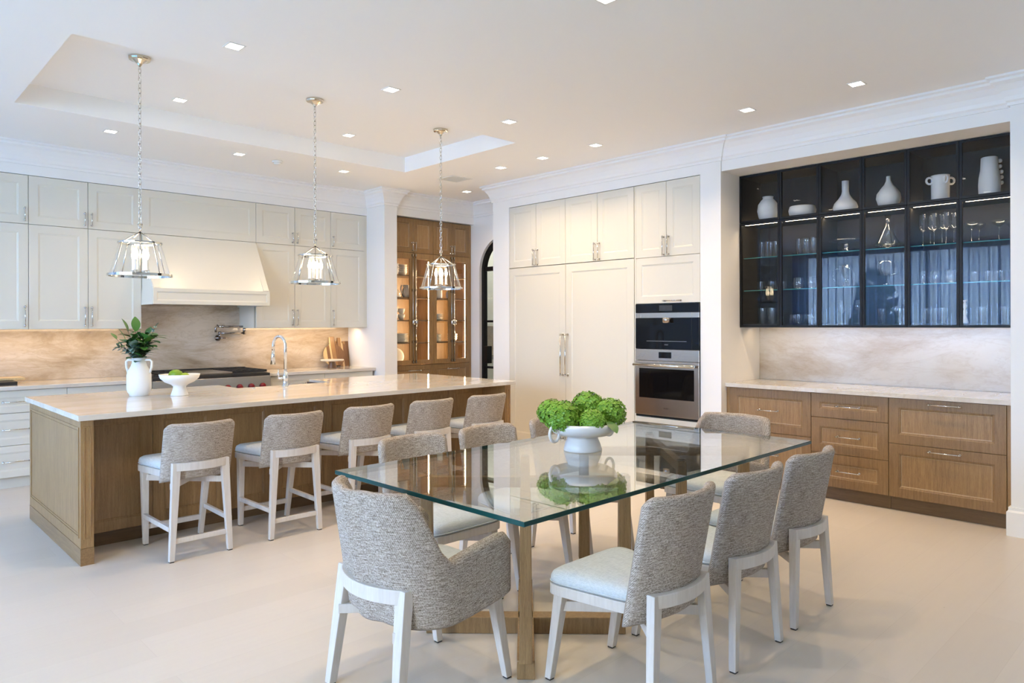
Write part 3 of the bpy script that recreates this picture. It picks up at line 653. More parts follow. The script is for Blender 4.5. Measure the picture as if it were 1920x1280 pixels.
for k in range(5):
    MB().lathe([(0,-.016),(.012,-.012),(.017,0),(.012,.012),(0,.016)], 14).build('knob', M['matte_ceramic'], t, loc=(.044,-.058,.275-.042*k) if k < 2 else (.052,-.066,.275-.042*k))

# glassware
def gl(name, prof): return MB().lathe(prof, 20, cap=False).mesh(name, M['glassware'])
def wall(o, t=.0022): return o
GM = {
 'highball_glass': gl('highball_glass', [(0,0)]+wall([(.030,0),(.032,.004),(.034,.15)])),
 'tumbler': gl('tumbler', [(0,0)]+wall([(.032,0),(.037,.02),(.037,.085)])),
 'stemless_glass': gl('stemless_glass', [(0,0)]+wall([(.022,0),(.036,.018),(.040,.045),(.034,.105)])),
 'champagne_flute': gl('champagne_flute', [(0,0),(.032,0),(.032,.002),(.004,.008),(.0035,.11),(.010,.118)]+wall([(.026,.135),(.030,.17),(.024,.255)],.0016)),
 'coupe_glass': gl('coupe_glass', [(0,0),(.034,0),(.034,.002),(.004,.008),(.0035,.10),(.010,.108)]+wall([(.036,.125),(.054,.145),(.056,.155)],.0016)),
 'wine_glass': gl('wine_glass', [(0,0),(.036,0),(.036,.002),(.004,.008),(.0035,.085),(.010,.092)]+wall([(.036,.12),(.038,.145),(.030,.205)],.0016)),
 'footed_tumbler': gl('footed_tumbler', [(0,0)]+wall([(.030,0),(.028,.035),(.034,.06),(.040,.085),(.040,.125)])),
}
LEV = {1: S1+.0004, 2: S2+.0004, 3: SB+.0004}
ORD = ['second', 'third', 'fourth', 'fifth', 'sixth', 'seventh']
def ordinal(k, n, first, last, mid): return first if k == 0 else last if k == n-1 else ORD[k-1]+' '+mid
def put(kind, lev, items, label, cat='glass'):
    items = sorted(items, key=lambda t: ((DX+t[1])*R0.x+t[0]*R0.y)/((DX+t[1])*F_.x+t[0]*F_.y)); n = len(items)
    for k, (y, dx) in enumerate(items):
        o = obj(kind, GM[kind], None, (DX+dx, y, LEV[lev])); tag(o, label+', '+ordinal(k, n, 'leftmost', 'rightmost', 'from left'), cat, label)
put('highball_glass', 1, [(3.20,.15),(3.145,.22),(3.13,.13),(3.07,.17)], 'tall clear tumbler on the upper glass shelf, first cabinet column')
put('highball_glass', 1, [(2.845,.16),(2.80,.24),(2.775,.13),(2.72,.2),(2.70,.12)], 'tall clear tumbler on the upper glass shelf, second cabinet column')
put('champagne_flute', 1, [(1.815,.12),(1.795,.24),(1.735,.12),(1.71,.24),(1.65,.12),(1.62,.22)], 'champagne flute on the upper glass shelf, fifth cabinet column')
put('coupe_glass', 1, [(1.48,.14),(1.455,.25),(1.30,.14),(1.25,.25)], 'coupe glass on the upper glass shelf, last cabinet column')
put('tumbler', 2, [(3.24,.2),(3.13,.2),(3.05,.25)], 'low clear tumbler on the lower glass shelf, first cabinet column')
put('stemless_glass', 2, [(2.90,.22),(2.84,.14),(2.73,.14)], 'stemless glass on the lower glass shelf, second cabinet column')
put('stemless_glass', 2, [(1.815,.13),(1.76,.24),(1.72,.13),(1.66,.24),(1.62,.13)], 'stemless glass on the lower glass shelf, fifth cabinet column')
put('tumbler', 2, [(1.47,.2),(1.38,.2),(1.30,.2),(1.23,.2)], 'low clear tumbler on the lower glass shelf, last cabinet column')
put('highball_glass', 3, [(3.20,.14),(3.15,.24),(3.11,.14),(3.06,.22)], 'clear cut tumbler on the cabinet floor, first column')
put('tumbler', 3, [(2.93,.22),(2.86,.16),(2.80,.22),(2.74,.16),(2.69,.24)], 'low clear dish-like glass on the cabinet floor, second column')
put('wine_glass', 3, [(2.475,.16),(2.34,.18)], 'wine glass on the cabinet floor, third column')
put('footed_tumbler', 3, [(2.14,.16),(2.02,.2)], 'footed glass on the cabinet floor, fourth column')
put('footed_tumbler', 3, [(1.80,.16),(1.76,.26),(1.69,.16)], 'footed glass on the cabinet floor, fifth column')
put('footed_tumbler', 3, [(1.42,.15),(1.27,.15)], 'footed glass on the cabinet floor, last column')
lathe_thing('glass_cake_stand', [(0,0),(.060,0),(.058,.008),(.028,.03),(.022,.06),(.035,.088),(.135,.094),(.14,.10),(.136,.106),(0,.100)], (cx,2.44,LEV[1]), 'glassware', 'cut glass cake stand on the upper glass shelf', 'cake stand')
lathe_thing('glass_decanter', [(0,0),(.055,0),(.098,.03),(.090,.055),(.018,.20),(.014,.23),(.026,.29),(.0235,.29),(.012,.23),(.016,.20),(.087,.055),(0,.012)], (cx,2.10,LEV[1]), 'glassware', 'wide-bottomed glass decanter with slender neck', 'decanter')
t = thing('glass_pitcher', 'clear glass pitcher with handle on the lower glass shelf', 'pitcher', (cx,2.44,LEV[2])); MB().lathe([(0,0)]+wall([(.060,0),(.072,.02),(.074,.10),(.055,.15),(.060,.19)])+[(0,.012)], 24, cap=False).build('body', M['glassware'], t)
MB().tube([(0,.058,.165),(0,.11,.16),(0,.12,.11),(0,.10,.06),(0,.074,.05)], .008, 8).build('handle', M['glassware'], t)
lathe_thing('trifle_bowl', [(0,0),(.060,0),(.058,.006),(.016,.02),(.016,.07),(.05,.08),(.086,.09),(.090,.205),(.086,.205),(.082,.095),(0,.088)], (cx,2.10,LEV[2]), 'glassware', 'straight-sided footed glass trifle bowl under the decanter', 'bowl')
lathe_thing('glass_candlestick', [(0,0),(.028,0),(.026,.01),(.010,.06),(.016,.085),(.008,.11),(.016,.135),(.008,.165),(.018,.18),(.012,.182),(0,.17)], (DX+.13,1.525,LEV[3]), simple('cut_crystal', (.75,.80,.86), .08), 'faceted crystal candlestick in the last cabinet column', 'candlestick')

# ================================================================== HUTCH in the passage (front plane y = 7.63)
HX0, HX1 = 5.235, 6.565; HW = HX1-HX0; h = thing('china_hutch', 'tall lit oak hutch with glass doors and dishes in the passage', 'cabinet', (HX0, 7.63, 0)); HT = 2.872
bx('back_panel', 0, HW, .40, .415, .94, HT, M['oak'], h); bx('base_body', 0, HW, .024, .40, .10, .94, M['oak'], h); bx('top_panel', 0, HW, .024, .40, 2.41, HT, M['oak'], h)
for a, b2 in ((0,.02),(HW-.02,HW),(.645,.675)): bx('side_panel', a, b2, .024, .40, .94, 2.41, M['oak'], h)
HS = [0, .332, .659, .985, 1.30]
for k in range(4):
    a, b2 = HS[k], HS[k+1]
    d = door(h, a, b2, 2.418, HT, M['oak'], fw=.06, ins=.010, name='door', bead=M['oak_bead']); hx = b2-.025 if k % 2 == 0 else a+.025; bar_pull(d, (hx,0,2.45), (hx,0,2.55), .03, .005)
    m = MB(); t = .058; z0, z1 = .945, 2.415; m.box(a+.0015,a+t,0,.022,z0,z1); m.box(b2-t,b2-.0015,0,.022,z0,z1); m.box(a+t,b2-t,0,.022,z0,z0+t); m.box(a+t,b2-t,0,.022,z1-t*1.3,z1)
    d = m.build('glazed_door', M['oak'], h); bx('pane', a+t, b2-t, .009, .013, z0+t, z1-t*1.3, M['pane'], d)
    hx = b2-.022 if k % 2 == 0 else a+.022; m = MB().tube([(hx,-.022,z0+.03),(hx,-.022,z1-.02)], .007, 8)
    for zz in (z0+.035, z0+.30, z0+.56, z0+.98, z1-.03): m.box(hx-.009,hx+.009,-.030,0,zz-.016,zz+.016)
    m.lathe([(.020,-.03),(.024,-.015),(.024,.015),(.020,.03)], 12, (hx,-.034,z0+.56)); m.build('cremone_bolt', M['steel'], d)
bx('stile', HS[4], HW, 0, .024, .10, HT, M['oak'], h)
for a, b2 in ((0,.659),(.659,HS[4])):
    d = door(h, a, b2, .62, .935, M['oak'], fw=.06, ins=.01, name='drawer', bead=M['oak_bead']); bar_pull(d, ((a+b2)/2-.07,0,.865), ((a+b2)/2+.10,0,.865), .03, .005)
    door(h, a, b2, .10, .62, M['oak'], fw=.06, ins=.01, name='door', bead=M['oak_bead'])
HSZ = [2.125, 1.832, 1.534, 1.234]
for zz in HSZ:
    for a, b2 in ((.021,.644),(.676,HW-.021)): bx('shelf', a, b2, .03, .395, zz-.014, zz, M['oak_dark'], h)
for a in (.60, HW-.085): bx('led_strip', a, a+.012, .034, .040, 1.0, 2.32, M['led'], h)
for a in (.60, HW-.085): area_light('hutch_light', (HX0+a-.004, 7.63+.037, 1.66), (-1,.45,0), .010, 1.3, 14, (1,.68,.36))
def at(dx, dy, z): return (HX0+dx, 7.63+dy, z+.0004)
CM = M['ceramic']; GH = 'white dishes in the lit hutch'
def bowlp(r, h2): return [(0,0),(r*.5,0),(r*.8,h2*.4),(r,h2),(r*.95,h2),(r*.72,h2*.4),(0,h2*.15)]
def platep(r): return [(0,0),(r*.6,0),(r,.014),(r,.018),(r*.6,.006),(0,.005)]
def stack(kind, n, prof, step, dx, dy, z, label, cat):
    me = MB().lathe(prof, 28).mesh(kind, CM)
    for k in range(n): tag(obj(kind, me, None, (HX0+dx, 7.63+dy, z+.0006+step*k)), label if n == 1 else ordinal(n-1-k, n, 'topmost', 'lowest', 'from top')+' '+label, cat, label)
stack('bowl', 4, bowlp(.065,.06), .030, .135, .16, HSZ[0], 'white bowl in the small stack on the top hutch shelf, left door', 'bowl')
stack('bowl', 4, bowlp(.065,.06), .030, .31, .22, HSZ[0], 'white bowl in the stack behind the bolt on the top hutch shelf', 'bowl')
stack('cup', 2, bowlp(.05,.075), .076, .125, .14, HSZ[2], 'white cup stacked two high at the left of the hutch shelf', 'cup')
stack('cup', 2, bowlp(.05,.075), .076, .235, .14, HSZ[2], 'white cup stacked two high beside the hutch bolt', 'cup')
stack('plate', 7, platep(.12), .017, .22, .17, HSZ[3], 'white plate in the stack on the lowest hutch shelf, left door', 'plate')
stack('plate', 5, platep(.13), .017, .80, .18, HSZ[2], 'white plate in the stack on the middle shelf, third door', 'plate')
stack('plate', 6, platep(.11), .017, .80, .18, HSZ[3], 'white plate in the stack on the lowest shelf, third door', 'plate')
stack('bowl', 3, bowlp(.07,.05), .028, 1.12, .16, HSZ[3], 'white bowl in the stack on the lowest shelf, last door', 'bowl')
stack('canister', 1, [(0,0),(.045,0),(.047,.01),(.047,.12),(.043,.122),(0,.118)], 0, .745, .14, HSZ[1], 'white canister on the second hutch shelf, left of two', 'canister')
stack('canister', 1, [(0,0),(.045,0),(.047,.01),(.047,.12),(.043,.122),(0,.118)], 0, .865, .14, HSZ[1], 'white canister on the second hutch shelf, right of two', 'canister')
stack('canister', 1, [(0,0),(.045,0),(.06,.03),(.05,.10),(.03,.12),(0,.118)], 0, 1.06, .14, HSZ[1], 'rounded white jar on the second hutch shelf, last door', 'jar')
t = thing('pitcher', 'white ceramic pitcher with looped handle in the hutch', 'pitcher', at(.34,.16,HSZ[1])); MB().lathe([(0,0),(.05,0),(.072,.04),(.065,.09),(.045,.14),(.052,.17),(.047,.17),(.04,.14),(0,.02)], 28).build('body', CM, t); MB().tube([(-.048,0,.15),(-.085,0,.165),(-.10,0,.12),(-.085,0,.06),(-.066,0,.05)], .008, 8).build('handle', CM, t)
t = thing('butter_dish', 'white dish with glass dome in the hutch', 'dish', at(.14,.14,HSZ[1])); MB().lathe([(0,0),(.06,0),(.078,.02),(.074,.02),(0,.012)], 28).build('dish', CM, t); MB().lathe([(.066,.016),(.066,.07),(.04,.10),(0,.108)], 24, cap=False).build('dome', M['glassware'], t)
t = thing('platter', 'large oval white platter standing upright at the bottom of the hutch', 'platter', (HX0+.205,7.63+.20,.9405)); t.rotation_euler = (0,0,0)
m = MB(); m.lathe([(0,0),(.11,0),(.135,.012),(.135,.016),(.11,.006),(0,.006)], 36)
o = m.build('plate', CM, t, loc=(0,.03,.112), rot=(PI/2-.16,0,0)); o.scale = (.92,.82,1); MB().lathe([(.010,0),(.010,.001)], 12).build('crest', M['grey_plastic'], o, loc=(0,0,.0065))

# pantry behind the arch
pc = M['sage'] = paint('sage_lacquer', (.52,.55,.50), .4)
struct(bx('wall_pantry', 8.62, 8.75, 6.0, 10.2, 0, CEIL, M['wall'])); struct(bx('wall_pantry_back', 6.57, 8.75, 10.0, 10.2, 0, CEIL, M['wall'])); struct(bx('wall_pantry_side', 6.85, 8.75, 5.9, 6.0, 0, CEIL, M['wall']))
t = thing('pantry_cabinet', 'pale grey-green pantry upper cabinets seen through the arched door', 'cabinet', (8.25, 9.95, 0), -PI/2)
bx('body', 0, 3.0, .0225, .36, 1.44, 2.9, pc, t)
for k in range(8):
    a = .375*k; d = door(t, a, a+.375, 1.44, 2.9, pc, fw=.05); hx = a+.345 if k % 2 == 0 else a+.03; bar_pull(d, (hx,0,1.475), (hx,0,1.62), .03, .005)
    bar_pull(d, (hx,0,1.70), (hx,0,1.72), .03, .004)
t = thing('pantry_base_cabinet', 'pale grey-green pantry base cabinet with stone top behind the arch', 'cabinet', (8.0, 9.95, 0), -PI/2)
bx('body', 0, 3.0, .0225, .61, 0, .89, pc, t); bx('worktop', 0, 3.0, -.02, .61, .89, .93, simple('grey_stone', (.25,.27,.27), .2), t)
for k in range(6): d = door(t, .5*k, .5*k+.5, .1, .885, pc, fw=.05)
tag(bx('pantry_backsplash', 8.6, 8.619, 6.95, 9.95, .935, 1.44, M['splash_r']), 'veined stone backsplash in the pantry behind the arch', 'backsplash')
area_light('pantry_light', (7.6, 8.6, 3.1), (0,0,-1), 1.2, 1.8, 22, (1,.94,.86))

# ================================================================== ISLAND
il = thing('kitchen_island', 'long oak kitchen island with panelled ends and recessed stool side', 'island', (0,0,0))
def end_panel(xa, xb, out):
    e = MB().box(xa,xb,4.941,6.45,.106,.8895).build('end_panel', M['oak'], il, bevel=.0015); MB().box(xa-.0015,xb+.0015,4.9395,6.4515,0,.1045).build('base_board', M['oak_y'], e, bevel=.001)
    xo = xa if out < 0 else xb; s = out; m = MB(); y0, y1, z0, z1 = 4.965, 6.42, .155, .855
    y0, y1, z0, z1 = 4.975, 6.40, .165, .845
    for a, b2, c3, d3 in ((y0,y1,z0,z0+.012),(y0,y1,z1-.012,z1),(y0,y0+.012,z0+.012,z1-.012),(y1-.012,y1,z0+.012,z1-.012)):
        q0, q1 = sorted((xo, xo+s*.004)); m.box(q0,q1,a,b2,c3,d3)
    for a, b2, c3, d3 in ((y0+.02,y1-.02,z0+.02,z0+.028),(y0+.02,y1-.02,z1-.028,z1-.02),(y0+.02,y0+.028,z0+.028,z1-.028),(y1-.028,y1-.02,z0+.028,z1-.028)):
        q0, q1 = sorted((xo, xo+s*.003)); m.box(q0,q1,a,b2,c3,d3)
    m.build('moulding', M['oak'], e)
    m = MB(); a, b2 = xa+.016, xb-.016
    for p in ((a,a+.006,.16,.85),(b2-.006,b2,.16,.85),(a+.006,b2-.006,.16,.166),(a+.006,b2-.006,.844,.85)): m.box(p[0],p[1],4.936,4.941,p[2],p[3])
    m.build('moulding', M['oak'], e)
end_panel(1.110, 1.182, -1); end_panel(4.680, 4.752, 1)
bx('body', 1.184, 4.678, 5.283, 6.42, .10, .8895, M['oak'], il) if False else None
m = MB(); m.box(1.184,2.52,5.283,6.42,.10,.8895); m.box(3.52,4.678,5.283,6.42,.10,.8895); m.box(2.52,3.52,5.283,6.02,.10,.8895); m.box(2.52,3.52,6.02,6.42,.10,.60); m.build('body', M['oak'], il)
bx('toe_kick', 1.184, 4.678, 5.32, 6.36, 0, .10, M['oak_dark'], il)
for k in range(8):
    a = 1.184+.43675*k; door(il, a, a+.43675, .10, .888, M['oak'], y=5.262, fw=.07, ins=.009, name='panel', gap=.001)
# counter with cut-out for the sink
m = MB(); CZ0, CZ1 = .8905, .925; SX0, SX1, SY = 2.56, 3.47, 6.075
pts = [(1.090,4.905),(4.788,4.905),(4.788,6.515),(SX1,6.515),(SX1,SY),(SX0,SY),(SX0,6.515),(1.090,6.515)]
n = len(pts); m.add([(x,y,CZ0) for x, y in pts]+[(x,y,CZ1) for x, y in pts], [tuple(reversed(range(n))), tuple(n+k for k in range(n))]+[(k,(k+1)%n,n+(k+1)%n,n+k) for k in range(n)])
tag(m.build('countertop', M['counter'], bevel=.002), 'glossy pale marble worktop of the long kitchen island', 'countertop')
sk = thing('apron_sink', 'stainless steel apron sink set into the far side of the island', 'sink', (0,0,0)); m = MB()
a, b2, c3, d3 = SX0+.002, SX1-.002, SY+.002, 6.53; m.box(a,a+.014,c3,d3,.62,.905); m.box(b2-.014,b2,c3,d3,.62,.905); m.box(a+.014,b2-.014,c3,c3+.014,.62,.912); m.box(a+.014,b2-.014,d3-.02,d3,.62,.855); m.box(a+.014,b2-.014,c3+.014,d3-.02,.62,.634); m.build('basin', M['steel'], sk)
fc = thing('kitchen_tap', 'tall curved chrome kitchen tap with pull-down spray on the island', 'tap', (2.95,5.975,.9252))
MB().lathe([(.032,0),(.032,.006),(.025,.012),(.022,.05),(.024,.055),(.024,.09),(.020,.10),(.0165,.14)], 24).build('base', M['chrome'], fc)
dv = Vector((-.30,.95,0)).normalized(); pts = [(0,0,.13),(0,0,.30)]+[tuple(dv*(.075-.075*math.cos(q))+Vector((0,0,.36+.085*math.sin(q)))) for q in [k*PI/14 for k in range(15)]]+[tuple(dv*.152+Vector((0,0,.31)))]
pts[1] = (0,0,.34); MB().tube(pts, .0135, 14).build('spout', M['chrome'], fc)
MB().tube([dv*.152+Vector((0,0,.315)), dv*.153+Vector((0,0,.27)), dv*.155+Vector((0,0,.19))], [.014,.016,.023], 14).build('spray_head', M['chrome'], fc)
m = MB().tube([(0,0,.072),(-.06,.01,.072)], .012, 10); m.tube([(-.06,.01,.065),(-.062,.01,.15)], [.008,.006], 8); m.build('lever', M['chrome'], fc)
MB().lathe([(.016,0),(.016,.006),(0,.006)], 18).build('air_switch', M['chrome'], fc, loc=(-.30,-.02,0))
# vase with greenery, fruit bowl
vs = thing('handled_vase', 'matte white two-handled jug vase on the island', 'vase', (1.745,5.985,.9252)); 
MB().lathe([(0,0),(.068,0),(.068,.012),(.082,.03),(.087,.06),(.087,.16),(.080,.19),(.060,.225),(.050,.255),(.048,.295),(.042,.295),(.044,.255),(.05,.22),(0,.20)], 40).build('body', M['matte_ceramic'], vs)
for s in (-1, 1):
    MB().tube([(s*.046,0,.275),(s*.085,0,.278),(s*.100,0,.265),(s*.098,0,.22),(s*.084,0,.175)], .0085, 10).build('handle', M['matte_ceramic'], vs, rot=(0,0,-YAW))
fb = lathe_thing('pedestal_bowl', [(0,0),(.064,0),(.064,.006),(.052,.04),(.046,.07),(.060,.085),(.105,.105),(.138,.135),(.148,.165),(.140,.165),(.130,.138),(.095,.112),(0,.098)], (1.975,5.775,.9252), 'matte_ceramic', 'white pedestal bowl holding green fruit on the island', 'bowl', n=44)
def fruit(name, loc, rx, ry, rz, mat, label, rot=0):
    m = MB().lathe([(0,-1),(.38,-.93),(.72,-.70),(.94,-.34),(1,0),(.94,.34),(.72,.70),(.36,.94),(.10,1.04),(0,1.05)], 22)
    o = m.build(name, mat, loc=loc, rot=(PI/2,0,rot)); o.scale = (rx,ry,rz); return tag(o, label, 'fruit', 'green fruit in the pedestal bowl')
fruit('green_fruit', (1.955,5.80,1.082), .045, .045, .055, M['avocado'], 'larger green fruit at the left of the pedestal bowl', .8); fruit('lime', (2.01,5.76,1.068), .034, .034, .038, M['lime'], 'smaller lime at the right of the pedestal bowl', 2.2)
def leaf_mesh(name, L, Wd, mat, fold=.15, curl=.2):
    m = MB(); rows = []
    for i in range(7):
        t = i/6; w2 = Wd/2*math.sin(PI*min(1, t*.93+.05))**.8; z = -curl*L*t*t
        rows.append([(-w2, L*t, z+fold*w2), (0, L*t, z), (w2, L*t, z+fold*w2)])
    m.grid(rows); return m.mesh(name, mat)
LM = [leaf_mesh('leaf', .095, .056, M['leaf']), leaf_mesh('leaf', .085, .05, M['leaf2']), leaf_mesh('leaf', .042, .028, M['leaf3']), leaf_mesh('leaf', .064, .058, M['leaf3'])]
def branch(label, base, tip, bend, kinds, nl, seed, size=1):
    rnd = random.Random(seed); r = thing('leafy_branch', label, 'branch', base, 0, 'greenery in the white vase'); b = Vector(base); tip = Vector(tip)-b; bend = Vector(bend)
    P = lambda t: tip*t+bend*(4*t*(1-t)); MB().tube([P(k/8) for k in range(9)], [.003-.0018*k/8 for k in range(9)], 6).build('stem', M['stem'], r)
    for k in range(nl):
        t = .30+.70*(k/(nl-1)) if nl > 1 else 1; p = P(t); d = (P(min(1,t+.02))-P(t-.02)).normalized(); a = k*2.4+rnd.random(); side = d.orthogonal().normalized(); side = Matrix.Rotation(a, 3, d) @ side
        dirv = (side*(1.0 if k < nl-1 else .1)+d*rnd.uniform(.3,.8)).normalized(); up = dirv.cross(side.cross(dirv)).normalized() if False else Vector((0,0,1))
        x = dirv.cross(up); x = x.normalized() if x.length > .1 else Vector((1,0,0)); z = x.cross(dirv)
        o = obj('leaf', LM[kinds[k % len(kinds)]], r); s = size*rnd.uniform(.8,1.15); o.matrix_local = Matrix(((x.x,dirv.x,z.x,p.x),(x.y,dirv.y,z.y,p.y),(x.z,dirv.z,z.z,p.z),(0,0,0,1))) @ Matrix.Scale(s, 4)
rg_ = R0; vb = Vector((1.745,5.985,1.13))
def vt(r, f, z): return tuple(Vector((1.745,5.985,0))+rg_*r+F_*f+Vector((0,0,z)))
branch('branch with broad green leaves leaning to the upper left', vb, vt(-.085,0,1.42), (0,0,.02), [0,0,1], 13, 1, 1.15)
branch('tallest branch with rounded green leaves in the middle', vb, vt(-.035,.02,1.425), (0,0,.01), [0,1,0], 13, 2, 1.15)
branch('branch leaning right with pointed green leaves', vb, vt(.13,.0,1.385), (0,0,.05), [0,1], 13, 3, 1.1)
branch('grey eucalyptus sprig reaching up at the right', vb, vt(.105,.05,1.46), (0,0,.02), [2], 18, 4, 1.1)
branch('grey eucalyptus sprig drooping to the left', vb, vt(-.145,-.03,1.30), (0,0,.05), [2], 16, 5, 1.2)
branch('short eucalyptus sprig with pale blue leaves in front', vb, vt(-.005,-.09,1.30), (0,0,.05), [3,2,3], 14, 6, 1.1)
branch('dark leafy branch filling the right of the vase', vb, vt(.075,-.04,1.34), (0,0,.03), [1,0], 16, 7, 1.1)
branch('dark leafy branch filling the left of the vase', vb, vt(-.075,-.05,1.35), (0,0,.02), [1,0], 16, 8, 1.1)
branch('low dark branch with small leaves at the vase rim', vb, vt(.03,-.03,1.29), (0,0,.01), [1], 14, 9, 1.1)
branch('leafy branch behind the others at the back', vb, vt(.03,.06,1.39), (0,0,.02), [0,1], 14, 12, 1.1)
branch('thin twig with one leaf pointing left', vb, vt(-.175,0,1.365), (0,0,.02), [0], 3, 10, .75)

# ================================================================== SEATING
def shell(path, top, bot, thick, zlean, nz=12, uvs=1.0):
    """path(s) -> (point, outward normal) in plan for s in 0..1; builds an upholstered shell with rounded rims and UVs in metres"""
    m = MB(); ns = 41; secs = []; arc = 0; prev = None; UV = []
    for i in range(ns):
        s = i/(ns-1); p, nrm = path(s); zt, zb = top(s), bot(s)
        if prev is not None: arc += math.dist(prev, p)
        prev = p; e = min(1, min(s, 1-s)/.035+.12)**.5; th = thick*e; ring = []; ruv = []
        zr = th/2; prof = []
        for k in range(nz+1): z = zb+.012+(zt-zr-zb-.012)*k/nz; prof.append((th/2, z))
        for k in range(1, 6): q = PI*k/6; prof.append((th/2*math.cos(q), zt-zr+zr*math.sin(q)))
        for k in range(nz, -1, -1): z = zb+.012+(zt-zr-zb-.012)*k/nz; prof.append((-th/2, z))
        prof.append((-th/4, zb)); prof.append((th/4, zb)); acc = 0; lp = None
        for off, z in prof:
            if lp: acc += math.dist(lp, (off, z))
            lp = (off, z); ln = zlean(z, s)
            ring.append((p[0]+nrm[0]*off+ln[0], p[1]+nrm[1]*off+ln[1], z)); ruv.append((arc, acc))
        secs.append(ring); UV.append(ruv)
    m.grid(secs, True, closed=True); e = len(secs[0]); m.f.append(tuple(reversed(range(e)))); m.sm.append(True); m.mi.append(0)
    b = (ns-1)*e; m.f.append(tuple(b+k for k in range(e))); m.sm.append(True); m.mi.append(0); m.flatuv = [q for r in UV for q in r]
    return m
def build_shell(m, name, mat, parent):
    o = m.build(name, mat, parent, recalc=True); me = o.data; uv = me.uv_layers.new(name='UVMap')
    for lp in me.loops: uv.data[lp.index].uv = m.flatuv[lp.vertex_index]
    return o
def arc_path(hw, y_end, sag):
    Rr = (hw*hw+sag*sag)/(2*sag); half = math.asin(hw/Rr); yc = y_end+ (Rr-sag)
    def f(s):
        a = -half+2*half*s; return (Rr*math.sin(a), yc-Rr*math.cos(a)), (math.sin(a), -math.cos(a))
    return f
def cushion(hwf, hwb, y0, y1, z0, z1, parent, name='seat_cushion'):
    m = MB(); nA = 40; rows = []
    def outline(k, ins):
        q = 2*PI*k/nA; cx_, sy = math.cos(q), math.sin(q); e = .28; x = math.copysign(abs(cx_)**e, cx_); y = math.copysign(abs(sy)**e, sy); t = (y+1)/2
        hw = hwb+(hwf-hwb)*t; return (x*(hw-ins), (y0+y1)/2+y*((y1-y0)/2-ins))
    hgt = z1-z0
    for ins, z in ((.006,z0),(0,z0+.008),(0,z0+hgt*.45),(.006,z0+hgt*.68),(.022,z0+hgt*.86),(.055,z0+hgt*.96),(.10,z1),(.14,z1+.002)): rows.append([(*outline(k, ins), z) for k in range(nA)])
    m.grid(rows, True, closed=True); b = (len(rows)-1)*nA; m.f.append(tuple(b+k for k in range(nA))); m.sm.append(True); m.mi.append(0); m.f.append(tuple(reversed(range(nA)))); m.sm.append(False); m.mi.append(0)
    o = m.build(name, M['linen'], parent)
    MB().tube([(*outline(k, -.001), z0+.010) for k in range(nA)], .0028, 6, closed=True).build('piping', M['linen'], o)
    return o
def seat_frame(hwf, hwb, y0, y1, z0, z1, parent):
    m = MB(); nA = 40; rows = []
    def outline(k):
        q = 2*PI*k/nA; cx_, sy = math.cos(q), math.sin(q); e = .26; x = math.copysign(abs(cx_)**e, cx_); y = math.copysign(abs(sy)**e, sy); hw = hwb+(hwf-hwb)*(y+1)/2; return (x*hw, (y0+y1)/2+y*(y1-y0)/2)
    o2 = [outline(k) for k in range(nA)]; n = nA
    m.add([(*p, z0) for p in o2]+[(*p, z1) for p in o2], [tuple(reversed(range(n))), tuple(n+k for k in range(n))]+[(k,(k+1)%n,n+(k+1)%n,n+k) for k in range(n)])
    return m.build('seat_frame', M['white_wood'], parent, bevel=.003)
def leg(parent, top, foot, a0, b0, a1, b1):
    o = MB().taper((foot[0],foot[1],.006), top, a1, b1, a0, b0).build('leg', M['white_wood'], parent, bevel=.003)
    MB().taper((foot[0],foot[1],0), (foot[0],foot[1],.0065), a1*.8, b1*.8, a1*.8, b1*.8).build('foot_pad', M['rubber'], o); return o
def rail(parent, f, s0, s1, off, th, z0, z1, lean):
    m = MB(); rows = []
    for i in range(17):
        s = s0+(s1-s0)*i/16; p, nn = f(s); L0, L1 = lean(z0, s), lean(z1, s)
        rows.append([(p[0]+nn[0]*(off+th)+L0[0], p[1]+nn[1]*(off+th)+L0[1], z0), (p[0]+nn[0]*(off+th)+L1[0], p[1]+nn[1]*(off+th)+L1[1], z1), (p[0]+nn[0]*off+L1[0], p[1]+nn[1]*off+L1[1], z1), (p[0]+nn[0]*off+L0[0], p[1]+nn[1]*off+L0[1], z0)])
    m.grid(rows, False, closed=True); m.f += [(3,2,1,0), tuple(64+k for k in range(4))]; m.sm += [False]*2; m.mi += [0]*2
    return m.build('back_rail', M['white_wood'], parent, bevel=.003, recalc=True)
